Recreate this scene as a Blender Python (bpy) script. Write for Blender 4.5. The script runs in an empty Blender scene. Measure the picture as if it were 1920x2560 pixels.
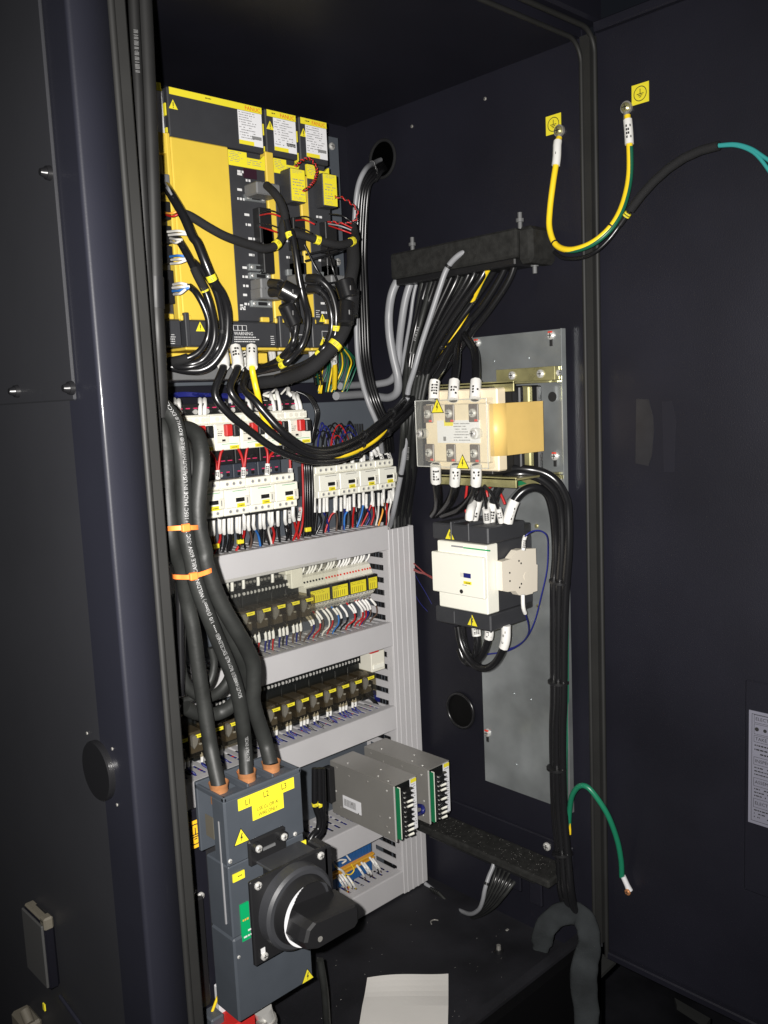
import bpy, math, random
from mathutils import Vector, Matrix
random.seed(7)
C = bpy.context.scene.collection
# ---------------------------------------------------------------- camera
RM = ((0.7235912803882886, -0.6887846715555564, -0.0446243787199487),
      (-0.12039149182540483, -0.06228610213555585, -0.9907705739356678),
      (0.6796481057445026, 0.7222853436910258, -0.1279934945497075))
FOC = 2222.6
cam = bpy.data.objects.new('camera', bpy.data.cameras.new('camera')); C.objects.link(cam)
cam.matrix_world = Matrix((
    (RM[0][0], -RM[1][0], -RM[2][0], 0), (RM[0][1], -RM[1][1], -RM[2][1], 0),
    (RM[0][2], -RM[1][2], -RM[2][2], 0), (0, 0, 0, 1)))
cam.data.sensor_fit = 'VERTICAL'; cam.data.sensor_height = 36; cam.data.sensor_width = 27
cam.data.lens = FOC/2560*36; cam.data.clip_start = .01; cam.data.clip_end = 60
bpy.context.scene.camera = cam
# ---------------------------------------------------------------- world and light
wd = bpy.data.worlds.new("World"); bpy.context.scene.world = wd; wd.use_nodes = True
wd.node_tree.nodes['Background'].inputs[0].default_value = (.55, .62, .8, 1)
wd.node_tree.nodes['Background'].inputs[1].default_value = .012
fl = bpy.data.lights.new('phone_flash', 'SPOT'); fl.energy = 126; fl.color = (1, .97, .93)
fl.shadow_soft_size = .004; fl.spot_size = math.radians(104); fl.spot_blend = 1
flo = bpy.data.objects.new('phone_flash', fl); C.objects.link(flo)
flo.matrix_world = cam.matrix_world @ Matrix.Translation((-.022, .012, 0))
sc = bpy.context.scene
sc.view_settings.view_transform = 'Standard'; sc.view_settings.look = 'None'
sc.view_settings.exposure = 0; sc.view_settings.gamma = 1
sc.cycles.max_bounces = 6; sc.cycles.transparent_max_bounces = 12

# ---------------------------------------------------------------- picture -> place
def ray(x, y):
    a, b = (x-960)/FOC, (y-1280)/FOC
    return Vector([RM[0][i]*a + RM[1][i]*b + RM[2][i] for i in range(3)])
def PY(x, y, Y): d = ray(x, y); return d*(Y/d.y)
def PX(x, y, X): d = ray(x, y); return d*(X/d.x)
def PZ(x, y, Z): d = ray(x, y); return d*(Z/d.z)
def zoomf(x0, y0, s): return lambda a, b: (x0+a/s, y0+b/s)
Z1 = zoomf(380, 180, 3.072); Z2 = zoomf(380, 560, 3.072); Z3 = zoomf(400, 960, 2.5136)
Z4 = zoomf(440, 1380, 2.676); Z5 = zoomf(440, 1840, 2.37); Z6 = zoomf(900, 540, 3.072)
Z7 = zoomf(1000, 900, 3.77); Z8 = zoomf(1000, 1200, 3.77); ZC = zoomf(490, 1170, 5.53)
ZR = zoomf(770, 1110, 6.144); ZM = zoomf(420, 960, 4.3658); ZA = zoomf(560, 1420, 6.9125)
ZT = zoomf(740, 1380, 6.38); ZB = zoomf(640, 1640, 4.608); ZL = zoomf(1300, 150, 2.676)
ZD = zoomf(1300, 1700, 2.573); ZP = zoomf(760, 1840, 4.366); ZQ = zoomf(640, 1980, 4.366)
ZF = zoomf(780, 2000, 2.304); ZN = zoomf(0, 1760, 2.764); ZG = zoomf(1040, 2040, 4.1475)
MV = lambda a, b: (a*1.15732, b*1.15732)

# ---------------------------------------------------------------- materials
def mat(name, col, rough=.5, metal=0., spec=.5, bump=0., bs=400., var=0., vs=30., coat=0., alpha=None, tint=None, emit=None):
    m = bpy.data.materials.new(name); m.use_nodes = True; nt = m.node_tree
    p = nt.nodes['Principled BSDF']; I = p.inputs
    I['Base Color'].default_value = (*col, 1); I['Roughness'].default_value = rough
    I['Metallic'].default_value = metal; I['Specular IOR Level'].default_value = spec
    I['Coat Weight'].default_value = coat; I['Coat Roughness'].default_value = .12
    tc = nt.nodes.new('ShaderNodeTexCoord')
    if var:
        n = nt.nodes.new('ShaderNodeTexNoise'); n.inputs['Scale'].default_value = vs; n.inputs['Detail'].default_value = 6
        nt.links.new(tc.outputs['Object'], n.inputs['Vector'])
        mx = nt.nodes.new('ShaderNodeMix'); mx.data_type = 'RGBA'
        mx.inputs['A'].default_value = tuple(max(0, c*(1-var)) for c in col)+(1,)
        mx.inputs['B'].default_value = tuple(min(1, c*(1+var)) for c in col)+(1,)
        r = nt.nodes.new('ShaderNodeMapRange'); r.inputs[1].default_value = .3; r.inputs[2].default_value = .7
        nt.links.new(n.outputs[0], r.inputs[0]); nt.links.new(r.outputs[0], mx.inputs['Factor'])
        nt.links.new(mx.outputs['Result'], I['Base Color'])
        r2 = nt.nodes.new('ShaderNodeMapRange'); r2.inputs[3].default_value = max(.02, rough*(1-.35*var)); r2.inputs[4].default_value = min(1, rough*(1+.35*var))
        nt.links.new(n.outputs[0], r2.inputs[0]); nt.links.new(r2.outputs[0], I['Roughness'])
    if bump:
        n = nt.nodes.new('ShaderNodeTexNoise'); n.inputs['Scale'].default_value = bs; n.inputs['Detail'].default_value = 2
        nt.links.new(tc.outputs['Object'], n.inputs['Vector'])
        b = nt.nodes.new('ShaderNodeBump'); b.inputs['Strength'].default_value = bump; b.inputs['Distance'].default_value = .0008
        nt.links.new(n.outputs[0], b.inputs['Height']); nt.links.new(b.outputs[0], I['Normal'])
    if alpha is not None:
        t = nt.nodes.new('ShaderNodeBsdfTransparent'); t.inputs[0].default_value = (*(tint or (1, 1, 1)), 1)
        ms = nt.nodes.new('ShaderNodeMixShader'); ms.inputs[0].default_value = alpha
        nt.links.new(t.outputs[0], ms.inputs[1]); nt.links.new(p.outputs[0], ms.inputs[2])
        nt.links.new(ms.outputs[0], nt.nodes['Material Output'].inputs[0])
    return m
NAVY = mat('navy_powder_coat', (.0092, .0092, .0145), .45, spec=.35, bump=.25, bs=500, var=.28, vs=3.5)
SIDEG = mat('side_panel_paint', (.0205, .021, .0245), .5, spec=.4, bump=.08, bs=500, var=.1, vs=4)
NAVYX = mat('dark_grey_blue_paint', (.0125, .013, .0195), .5, spec=.25, bump=.08, bs=500, var=.15, vs=4, coat=.15)
FLOORM = mat('dusty_dark_paint', (.013, .013, .016), .6, spec=.3, bump=.3, bs=300, var=.45, vs=9)
PANEL = mat('grey_painted_plate', (.075, .085, .1), .45, spec=.5, bump=.1, var=.1, vs=8)
ZINC = mat('zinc_plate', (.31, .33, .335), .22, metal=.6, bump=.05, bs=30, var=.32, vs=9)
STEEL = mat('brushed_steel', (.3, .29, .27), .36, metal=.45, bump=.08, bs=120, var=.12, vs=7)
CHROME = mat('bright_screw', (.72, .71, .68), .25, metal=.5)
YZINC = mat('yellow_zinc', (.4, .37, .18), .28, metal=.6, var=.25, vs=30)
COPPER = mat('copper', (.75, .33, .14), .3, metal=.6, var=.2, vs=60)
DUCT = mat('grey_pvc', (.47, .46, .468), .45, spec=.4, var=.04, vs=12)
CREAM = mat('cream_plastic', (.68, .66, .57), .42, spec=.5, var=.04)
WHITE = mat('white_plastic', (.8, .79, .7), .4, spec=.5)
SLEEVE = mat('white_sleeve', (.72, .71, .68), .45)
PAPER = mat('white_paper', (.62, .6, .57), .85, spec=.2, var=.05, vs=6)
BLACK = mat('black_plastic', (.011, .011, .012), .4, spec=.5)
CHAR = mat('charcoal_plastic', (.03, .031, .035), .5, spec=.5, bump=.1, var=.08)
GREYP = mat('grey_plastic', (.12, .122, .125), .5)
LGREY = mat('light_grey_plastic', (.24, .24, .25), .5)
BRKG = mat('slate_breaker_plastic', (.05, .058, .07), .5, spec=.5, bump=.12, bs=900, var=.06)
RUBBER = mat('rubber_cable', (.017, .018, .017), .52, spec=.4, bump=.3, bs=160, var=.35, vs=26)
PVCB = mat('black_pvc', (.009, .009, .01), .27, spec=.6)
BRAID = mat('black_braid', (.012, .012, .013), .8, spec=.3, bump=1, bs=1400)
RUBD = mat('dark_rubber', (.012, .012, .012), .5, spec=.35, var=.2, vs=15)
SEALM = mat('rubber_seal', (.014, .014, .0135), .6, spec=.4, var=.15, vs=12)
FOAM = mat('foam_strip', (.022, .022, .021), .95, spec=.1, bump=1, bs=700, var=.3, vs=90)
GRCAB = mat('grey_cable', (.26, .265, .28), .4)
YEL = mat('signal_yellow', (.63, .45, .055), .42, var=.03)
LABY = mat('yellow_label', (.74, .64, .03), .5)
LABO = mat('orange_label', (.86, .48, .02), .5)
LABW = mat('white_label', (.7, .7, .72), .5)
INK = mat('black_ink', (.012, .012, .012), .6)
WINK = mat('white_ink', (.6, .6, .6), .6)
CPR = mat('worn_cable_print', (.3, .3, .3), .7, var=.5, vs=140)
GINK = mat('grey_ink', (.2, .2, .2), .6)
REDINK = mat('red_ink', (.6, .04, .02), .6)
RED = mat('red_plastic', (.5, .02, .018), .4)
REDW = mat('red_wire', (.42, .012, .012), .4)
BLUEW = mat('navy_wire', (.012, .016, .14), .4)
LBLUEW = mat('blue_wire', (.03, .16, .5), .4)
GRNW = mat('green_wire', (.008, .1, .055), .4)
TEAL = mat('teal_wire', (.03, .26, .25), .4)
YELW = mat('yellow_wire', (.85, .6, .02), .38)
ORW = mat('orange_wire', (.8, .34, .04), .4)
BRNW = mat('brown_wire', (.1, .065, .05), .4)
WHW = mat('white_wire', (.66, .64, .6), .4)
GREENP = mat('green_label', (.0, .3, .1), .5)
PCB = mat('green_board', (.01, .15, .06), .4)
BLUEP = mat('blue_plastic', (.012, .08, .24), .42)
ORP = mat('orange_plastic', (.62, .32, .03), .42)
TIEO = mat('orange_tie', (.95, .24, .05), .4)
TAPE = mat('amber_tape', (.7, .48, .15), .42, spec=.4, coat=.0, var=.08, vs=18)
TAN = mat('tan_phenolic', (.72, .62, .45), .45, var=.05)
PINK = mat('pink_screw_mark', (.6, .03, .12), .4)
CLEAR = mat('clear_cover', (.9, .9, .88), .12, spec=.8, alpha=.05, tint=(.97, .97, .95))
SMOKE = mat('smoky_cover', (.05, .045, .04), .08, spec=1, alpha=.13, tint=(.86, .83, .75))
GREEN = mat('green_cable', (.012, .17, .09), .35)
SOCK = mat('black_socket', (.008, .009, .009), .35)
COIL = mat('dark_coil', (.085, .07, .05), .35, spec=.6)
ADAPT = mat('blue_grey_housing', (.03, .036, .05), .45)
KHAKI = mat('khaki_plastic', (.1, .09, .07), .55)

# ---------------------------------------------------------------- mesh helpers
class MB:
    def __init__(s): s.v = []; s.f = []; s.sm = []
    def add(s, vs, fs, smooth=False):
        o = len(s.v); s.v += [tuple(p) for p in vs]; s.f += [tuple(i+o for i in f) for f in fs]; s.sm += [smooth]*len(fs); return s
    def box(s, x0, y0, z0, x1, y1, z1, b=0):
        if x0 > x1: x0, x1 = x1, x0
        if y0 > y1: y0, y1 = y1, y0
        if z0 > z1: z0, z1 = z1, z0
        if b <= 0:
            return s.add([(x, y, z) for x in (x0, x1) for y in (y0, y1) for z in (z0, z1)],
                [(0,1,3,2),(4,6,7,5),(0,4,5,1),(2,3,7,6),(0,2,6,4),(1,5,7,3)])
        b = min(b, (x1-x0)*.45, (y1-y0)*.45, (z1-z0)*.45)
        vs = []; lo = (x0, y0, z0); hi = (x1, y1, z1); c = (Vector(lo)+Vector(hi))/2
        for i in range(8):
            e = [(hi if i >> (2-k) & 1 else lo)[k] for k in range(3)]
            for a in range(3):
                q = [e[k] if k == a else (e[k]-b if i >> (2-k) & 1 else e[k]+b) for k in range(3)]
                vs.append(q)
        fs = []
        bit = (4, 2, 1)
        for a in range(3):
            u, w = [k for k in range(3) if k != a]
            for sgn in (0, 1):
                base = bit[a] if sgn else 0
                fs.append([(base+x)*3+a for x in (0, bit[u], bit[u]+bit[w], bit[w])])
            for su in (0, 1):
                for sw in (0, 1):
                    base = (bit[u] if su else 0)+(bit[w] if sw else 0)
                    fs.append([base*3+u, (base+bit[a])*3+u, (base+bit[a])*3+w, base*3+w])
        for i in range(8): fs.append([i*3, i*3+1, i*3+2])
        V = [Vector(q) for q in vs]; out = []
        for f in fs:
            n = (V[f[1]]-V[f[0]]).cross(V[f[2]]-V[f[0]])
            m = sum((V[i] for i in f), Vector())/len(f)-c
            out.append(f if n.dot(m) > 0 else f[::-1])
        return s.add(vs, out)
    def prism(s, pts, vec):
        n = len(pts); P = [Vector(p) for p in pts]; w = Vector(vec)
        nrm = Vector()
        for i in range(n): nrm += P[i].cross(P[(i+1) % n])
        if nrm.dot(w) > 0: P = P[::-1]
        return s.add(P+[p+w for p in P], [tuple(range(n)), tuple(range(2*n-1, n-1, -1))]+[(i, i+n, (i+1) % n+n, (i+1) % n) for i in range(n)])
    def cyl(s, p0, p1, r0, r1=None, n=16, cap=True):
        p0 = Vector(p0); p1 = Vector(p1); r1 = r0 if r1 is None else r1
        d = (p1-p0).normalized(); a = Vector((0, 0, 1)) if abs(d.z) < .9 else Vector((1, 0, 0))
        u = d.cross(a).normalized(); w = d.cross(u)
        ring = lambda p, r: [p+(u*math.cos(t*2*math.pi/n)+w*math.sin(t*2*math.pi/n))*r for t in range(n)]
        A = ring(p0, r0); B = ring(p1, r1)
        s.add(A+B, [(i, (i+1) % n, n+(i+1) % n, n+i) for i in range(n)], True)
        if cap: s.add(A, [tuple(range(n-1, -1, -1))]); s.add(B, [tuple(range(n))])
        return s
    def tube(s, pts, r, n=8, closed=False, cap=True):
        P = [Vector(p) for p in pts]; m = len(P); rr = r if isinstance(r, (list, tuple)) else [r]*m
        T = []
        for i in range(m):
            if closed: T.append((P[(i+1) % m]-P[i-1]).normalized())
            else: T.append((P[min(i+1, m-1)]-P[max(i-1, 0)]).normalized())
        a = Vector((0, 0, 1)) if abs(T[0].z) < .9 else Vector((1, 0, 0))
        u = T[0].cross(a).normalized(); vs = []
        for i in range(m):
            u = (u-T[i]*u.dot(T[i])).normalized(); w = T[i].cross(u)
            vs += [P[i]+(u*math.cos(k*2*math.pi/n)+w*math.sin(k*2*math.pi/n))*rr[i] for k in range(n)]
        fs = [(i*n+k, i*n+(k+1) % n, (i+1)*n+(k+1) % n, (i+1)*n+k) for i in range(m-1) for k in range(n)]
        if closed: fs += [((m-1)*n+k, (m-1)*n+(k+1) % n, (k+1) % n, k) for k in range(n)]
        s.add(vs, fs, True)
        if cap and not closed:
            s.add(vs[:n], [tuple(range(n-1, -1, -1))]); s.add(vs[-n:], [tuple(range(n))])
        return s
    def quad(s, a, b, c, d): return s.add([a, b, c, d], [(0, 1, 2, 3)])
    def disc(s, c, r, axis, n=20, h=.0004, ry=None):
        c = Vector(c); d = Vector(axis).normalized(); return s.cyl(c, c+d*h, r, n=n)
    def scrib(s, P, U, V, w, h, rows, den=.6, th=.34, N=None):
        """tiny print: P origin (top-left), U right, V down, w x h area, lines of broken dashes, standing .0001 proud along N"""
        P = Vector(P); U = Vector(U).normalized(); V = Vector(V).normalized()
        for r in range(rows):
            y = h*(r+.3)/rows; x = 0; t = h/rows*th
            end = w*random.uniform(.6, 1)
            while x < end:
                l = random.uniform(.6, 2.6)*t
                if random.random() < den:
                    a = P+U*x+V*y
                    s.quad(a, a+V*t, a+V*t+U*min(l, w-x), a+U*min(l, w-x))
                x += l+t*.5
        return s
    def build(s, name, m, parent=None, off=None):
        o = Vector(off) if off is not None else (parent_world(parent) if parent else Vector())
        me = bpy.data.meshes.new(name); me.from_pydata([Vector(p)-o for p in s.v], [], s.f)
        me.polygons.foreach_set('use_smooth', s.sm); me.materials.append(m); me.update()
        return link(name, me, parent)
def parent_world(p):
    o = Vector()
    while p: o += p.location; p = p.parent
    return o
def link(name, me, parent=None, loc=None):
    ob = bpy.data.objects.new(name, me); C.objects.link(ob); ob.parent = parent
    if loc is not None: ob.location = loc
    return ob
def tag(o, label, cat, group=None, kind=None):
    if label: o['label'] = label
    if cat: o['category'] = cat
    if group: o['group'] = group
    if kind: o['kind'] = kind
    return o
def thing(name, label, cat, loc=(0, 0, 0), group=None):
    o = bpy.data.objects.new(name, None); C.objects.link(o); o.location = loc; o.empty_display_size = .02
    return tag(o, label, cat, group)
def solo(mb, name, m, label, cat, group=None):
    """a thing that is one mesh, its origin at its lowest first point"""
    off = Vector(mb.v[0]); ob = mb.build(name, m, None, off); ob.location = off
    return tag(ob, label, cat, group)
def struct(name, mb, m, label=None):
    ob = mb.build(name, m); ob['kind'] = 'structure'
    if label: ob['label'] = label
    return ob
def copy_tree(o, parent=None):
    c = o.copy(); C.objects.link(c); c.parent = parent
    for ch in o.children: copy_tree(ch, c)
    return c
def spline(P, k=8):
    P = [Vector(p) for p in P]
    if len(P) < 3: return [P[0].lerp(P[-1], i/k) for i in range(k+1)]
    Q = [P[0]*2-P[1]]+P+[P[-1]*2-P[-2]]; out = []
    for i in range(1, len(Q)-2):
        a, b, c, d = Q[i-1:i+3]
        for j in range(k):
            t = j/k
            out.append(.5*((2*b)+(c-a)*t+(2*a-5*b+4*c-d)*t*t+(3*b-a-3*c+d)*t**3))
    out.append(P[-1]); return out
def arclen(S):
    L = [0]
    for a, b in zip(S, S[1:]): L.append(L[-1]+(b-a).length)
    return L
def sub(S, t0, t1, n=6):
    L = arclen(S); T = L[-1]; out = []
    for i in range(n+1):
        d = (t0+(t1-t0)*i/n)*T; k = 0
        while k < len(L)-2 and L[k+1] < d: k += 1
        out.append(S[k].lerp(S[k+1], (d-L[k])/max(1e-9, L[k+1]-L[k])))
    return out
_tm = {}
def text_mesh(txt, size, align='LEFT', ext=.0):
    key = (txt, size, align)
    if key in _tm: return _tm[key]
    cu = bpy.data.curves.new('text', 'FONT'); cu.body = txt; cu.size = size; cu.align_x = align; cu.align_y = 'CENTER'; cu.resolution_u = 2
    ob = bpy.data.objects.new('text', cu); C.objects.link(ob)
    bpy.context.view_layer.update()
    me = bpy.data.meshes.new_from_object(ob.evaluated_get(bpy.context.evaluated_depsgraph_get()))
    bpy.data.objects.remove(ob); _tm[key] = me; return me
def text(parent, txt, size, at, U, V, m, align='CENTER', name='lettering', squeeze=1):
    """lettering lying flat: at world point, U reading direction, V up"""
    me = text_mesh(txt, size, align).copy(); me.materials.clear(); me.materials.append(m)
    U = Vector(U).normalized(); V = Vector(V).normalized(); N = U.cross(V)
    o = parent_world(parent); at = Vector(at)
    for v in me.vertices:
        c = v.co; v.co = at+U*c.x*squeeze+V*c.y+N*.0003-o
    me.update()
    return link(name, me, parent)
def tube_text(parent, txt, size, S, r, t0, toward, m, shift=0, name='lettering', flip=False):
    """lettering wrapped on a round cable, starting at arc fraction t0; toward = outward direction it faces"""
    me = text_mesh(txt, size, 'LEFT').copy(); me.materials.clear(); me.materials.append(m)
    L = arclen(S); T = L[-1]; o = parent_world(parent); k = 0
    for v in me.vertices:
        d = min(T-1e-6, max(0, t0*T+v.co.x)); k = 0
        while k < len(L)-2 and L[k+1] < d: k += 1
        p = S[k].lerp(S[k+1], (d-L[k])/max(1e-9, L[k+1]-L[k]))
        a = (S[min(k+1, len(S)-1)]-S[max(0, k-1)]).normalized(); b = (S[min(k+2, len(S)-1)]-S[k]).normalized()
        tn = a.lerp(b, (d-L[k])/max(1e-9, L[k+1]-L[k])).normalized()
        f = Vector(toward); f = (f-tn*f.dot(tn)).normalized(); up = f.cross(tn)
        ang = v.co.y/r+shift
        v.co = p+(f*math.cos(ang)+up*math.sin(ang))*(r+.0004)-o
    me.update(); return link(name, me, parent)
# a cross-head screw, shared meshes, one per facing direction
_scr = {}
def screw(parent, at, r, facing='Y', m=None, name='screw'):
    m = m or CHROME; key = (facing, m.name)
    if key not in _scr:
        b = MB(); b.cyl((0, 0, 0), (0, -.35, 0), 1, .95, 14, cap=False); b.cyl((0, -.35, 0), (0, -.6, 0), .95, .55, 14)
        q = MB()
        for w, h in ((.6, .1), (.1, .6)): q.box(-w, -.62, -h, w, -.58, h)
        me = bpy.data.meshes.new('screw')
        R = Matrix.Rotation(-math.pi/2, 3, 'Z') if facing == 'X' else (Matrix.Rotation(math.pi/2, 3, 'X') if facing == 'Z' else Matrix.Identity(3))
        if facing == 'Z': R = Matrix.Rotation(-math.pi/2, 3, 'X')
        me.from_pydata([R@Vector(p) for p in b.v+q.v], [], b.f+[tuple(i+len(b.v) for i in f) for f in q.f])
        me.materials.append(m); me.materials.append(INK)
        for i, p in enumerate(me.polygons):
            p.material_index = 1 if i >= len(b.f) else 0; p.use_smooth = i < len(b.f) and b.sm[i]
        _scr[key] = me
    ob = link(name, _scr[key], parent, Vector(at)-parent_world(parent)); ob.scale = (r, r, r); return ob
def bolt_triangle(parent, at, s, U, V, name='warning_sticker'):
    """yellow warning triangle with black edge and lightning bolt"""
    U = Vector(U).normalized(); V = Vector(V).normalized(); N = U.cross(V); at = Vector(at)
    T = lambda k, d: [at+U*(x*s*k)+V*((y*k)*s)+N*d for x, y in ((-.5, -.29), (.5, -.29), (0, .58))]
    e = MB(); e.prism(T(1.12, 0), N*.0003)
    t = e.build(name, INK, parent)
    y = MB(); y.prism(T(.98, .0003), N*.0002); y.build('yellow_face', LABY, t)
    bl = MB(); bp = [(.03, .33), (-.1, .02), (0, .03), (-.06, -.2), (.1, .1), (.01, .09), (.09, .33)]
    bl.prism([at+U*(x*s)+V*(q*s)+N*.0006 for x, q in bp], N*.0002); bl.build('bolt_symbol', INK, t)
    return t
def earth_sign(parent, at, s, U, V, mm, name='earth_sticker', face=None, w=None):
    U = Vector(U).normalized(); V = Vector(V).normalized(); N = U.cross(V); at = Vector(at)
    b = MB(); h = s/2; b.prism([at+U*x*h+V*y*h for x, y in ((-1, -1), (1, -1), (1, 1), (-1, 1))], N*.0006)
    t = b.build(name, mm, parent)
    q = MB(); n = 28; R0, R1 = .38*s, .34*s; a0 = at+N*.0008
    ring = [a0+(U*math.cos(i*2*math.pi/n)+V*math.sin(i*2*math.pi/n))*R0 for i in range(n)]
    rin = [a0+(U*math.cos(i*2*math.pi/n)+V*math.sin(i*2*math.pi/n))*R1 for i in range(n)]
    q.add(ring+rin, [(i, (i+1) % n, n+(i+1) % n, n+i) for i in range(n)])
    for x0, y0, x1, y1 in ((-.02, 0, .02, .24), (-.2, -.03, .2, .01), (-.13, -.11, .13, -.07), (-.06, -.19, .06, -.15)):
        q.quad(a0+U*x0*s+V*y0*s, a0+U*x1*s+V*y0*s, a0+U*x1*s+V*y1*s, a0+U*x0*s+V*y1*s)
    q.build('earth_symbol', INK, t); return t
def wire(P, r, m, label, cat='wire', group=None, name='wire', sleeves=(), n=7, k=7, smat=None, sr=1.45, marks=True):
    """one cable or wire with printed marker sleeves at arc fractions"""
    S = spline(P, k); b = MB(); b.tube(S, r, n)
    L_a = arclen(S); sleeves = [(L_a[int(a[1]*k)]/L_a[-1], L_a[int(a[2]*k)]/L_a[-1]) if a[0] == 'i' else a for a in sleeves]
    ob = solo(b, name, m, label, cat, group)
    for t0, t1 in sleeves:
        q = MB(); A = sub(S, t0, t1, 5); q.tube(A, r*sr, 8)
        so = q.build('marker_sleeve', smat or SLEEVE, ob)
        if marks:
            w = MB(); c = A[2]; tn = (A[3]-A[1]).normalized(); f = -c.normalized(); f = (f-tn*f.dot(tn)).normalized(); up = f.cross(tn)
            ln = (A[-1]-A[0]).length; R = r*sr+.0002
            nl = random.choice((3, 4, 4, 5))
            for i in range(nl):
                p = A[0].lerp(A[-1], .2+i*.15)
                for j in range(2 if r < .003 else 3):
                    if random.random() < (.85 if r < .003 else .7):
                        a, a2 = ((j-1)*.62, (j-1)*.62+.5) if r < .003 else ((j-1)*.4-.15, (j-1)*.4+.19)
                        g = [p+(f*math.cos(x)+up*math.sin(x))*R+tn*(y*ln*.1) for x, y in ((a, 0), (a2, 0), (a2, 1), (a, 1))]
                        w.quad(*g)
            if w.v: w.build('print', INK, so)
    return ob
def tie(S, t, r, m=BLACK, parent=None, w=.0022):
    A = sub(S, t-.0005, t+.0005, 2); tn = (A[2]-A[0]).normalized(); c = A[1]
    q = MB(); q.cyl(c-tn*w, c+tn*w, r, n=14)
    return q.build('cable_tie', m, parent)

W, BK, JY, CE, FZ = 1.125, 1.25, .76, .486, -.905      # right wall, back wall, opening, ceiling, floor
PN = 1.19                                              # face of the mounting panels
LX, FY = .356, .73                                     # outer left side, front frame
# ================================================================ THE CABINET SHELL
struct('wall', MB().box(.36, BK, -1.0, W+.02, BK+.01, .6), NAVY, 'dark painted rear wall of the cabinet')
struct('wall', MB().box(W, JY-.012, -1.0, W+.012, BK, CE+.01), NAVY, 'dark painted right side wall of the cabinet')
struct('ceiling', MB().box(.36, FY+.02, CE, W+.012, BK, CE+.012), NAVY)
fb = MB(); fb.box(.36, .78, FZ-.01, W, BK, FZ)
struct('floor', fb, FLOORM, 'dusty dark cabinet floor')
fs = MB(); fs.box(LX+.03, JY+.004, -.96, W+.012, JY+.02, -.872); 
struct('kick_plate', MB().box(LX+.03, JY-.012, -1.3, W+.012, JY+.003, -.876), mat('unlit_front_black', (.002, .002, .0025), .8, spec=.1), 'front below the cabinet sill, coloured black for its shade')  # unlit front face: its shade is put into the near-black colour
struct('floor_sill', fs, FLOORM, 'raised front sill of the cabinet')
# left outer side with a rounded front corner
pr = [(LX+.004*(1-math.cos(a)), FY+.004*(1-math.sin(a)), -1.4) for a in [i*math.pi/2/8 for i in range(9)]]
cx = [(LX, .79, -1.4)]+[(x, y, z) for x, y, z in pr]+[(.393, FY, -1.4), (.393, FY+.03, -1.4), (LX+.02, FY+.03, -1.4), (LX+.02, .79, -1.4)]
b = MB(); n = len(cx); b.v = [p for p in cx]+[(p[0], p[1], 1.1) for p in cx]
for i in range(n):
    j = (i+1) % n; b.f.append((i, i+n, j+n, j)); b.sm.append(1 <= i <= 9)
struct('corner_post', b, NAVYX, 'front left corner post of the cabinet')
struct('wall', MB().box(LX+.0002, .7902, -1.4, LX+.02, 1.9, 1.1), SIDEG, 'outer left side of the cabinet')
struct('wall', MB().box(.406, FY+.02, -1.0, .4145, BK, .6), NAVY, 'inner left side wall of the cabinet')
struct('wall', MB().box(.36, FY+.004, CE+.02, W+.03, FY+.05, .9, .004), NAVY, 'front header above the cabinet opening')
# raised outer panel on the left side, with fixings
p0 = PX(105, 20, LX); p1 = PX(197, 1000, LX)
op = thing('side_panel', 'thin raised panel screwed to the outer left side of the cabinet', 'panel', (LX, p1.y, p1.z))
MB().box(LX-.0035, (p0.y+p1.y)/2, p1.z, LX, 1.9, 1.1, .0012).build('panel', SIDEG, op)
for sx, sy in ((125, 433), (45, 978), (181, 970)):
    c = PX(sx, sy, LX-.0035)
    kb = MB(); kb.cyl(c, c+Vector((-.004, 0, 0)), .0065, .0058, 18); kb.cyl(c+Vector((-.004, 0, 0)), c+Vector((-.009, 0, 0)), .0048, .003, 14)
    kb.build('screw', PVCB, op)
# round blanking plug
c = PX(253, 1924, LX); r = .5*abs(PX(238, 1841, LX).z-PX(268, 2006, LX).z)*.93
pg = thing('hole_plug', 'large round black plug on the outer left side', 'plug', c, None)
k = MB(); k.cyl(c, c+Vector((-.0045, 0, 0)), r, r, 48); k.cyl(c+Vector((-.0045, 0, 0)), c+Vector((-.006, 0, 0)), r, r*.955, 48); k.build('cap', PVCB, pg)
for q in ((218, 1833), (281, 1872), (232, 1967), (293, 2012)): screw(pg, PX(*q, LX), .0016, 'X', STEEL, 'rivet')
# latch box
A = PX(137, 2302, LX); B_ = PX(87, 2241, LX); u = PY(108.5, 2322, A.y); zb = PY(119, 2483, A.y).z
xb = u.x; yF = max(B_.y, PX(55, 2255, u.x).y)
lt = thing('latch_box', 'dark latch box with brown top sticking out of the left side', 'latch', (LX, A.y, zb))
MB().box(xb, A.y, zb, LX, yF, A.z, .003).build('housing', mat('latch_shadow_black', (.003, .003, .006), .6, spec=.2), lt)  # near-black side stands in for the shadow cast beside the box
MB().box(xb-.002, A.y+.001, zb+.004, xb+.001, yF-.001, A.z-.001, .001).build('front_plate', mat('latch_grey', (.05, .05, .05), .5), lt)
MB().box(xb+.001, A.y+.002, A.z, LX-.001, yF-.003, A.z+.004, .0015).build('brown_cap', KHAKI, lt)
MB().box(xb+.001, A.y-.001, A.z-.008, xb+.012, A.y+.012, A.z+.007, .002).build('brown_catch', KHAKI, lt)
MB().box(xb+.009, A.y+.006, A.z+.004, xb+.011, B_.y-.012, A.z+.0045).build('slot', BLACK, lt)
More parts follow.
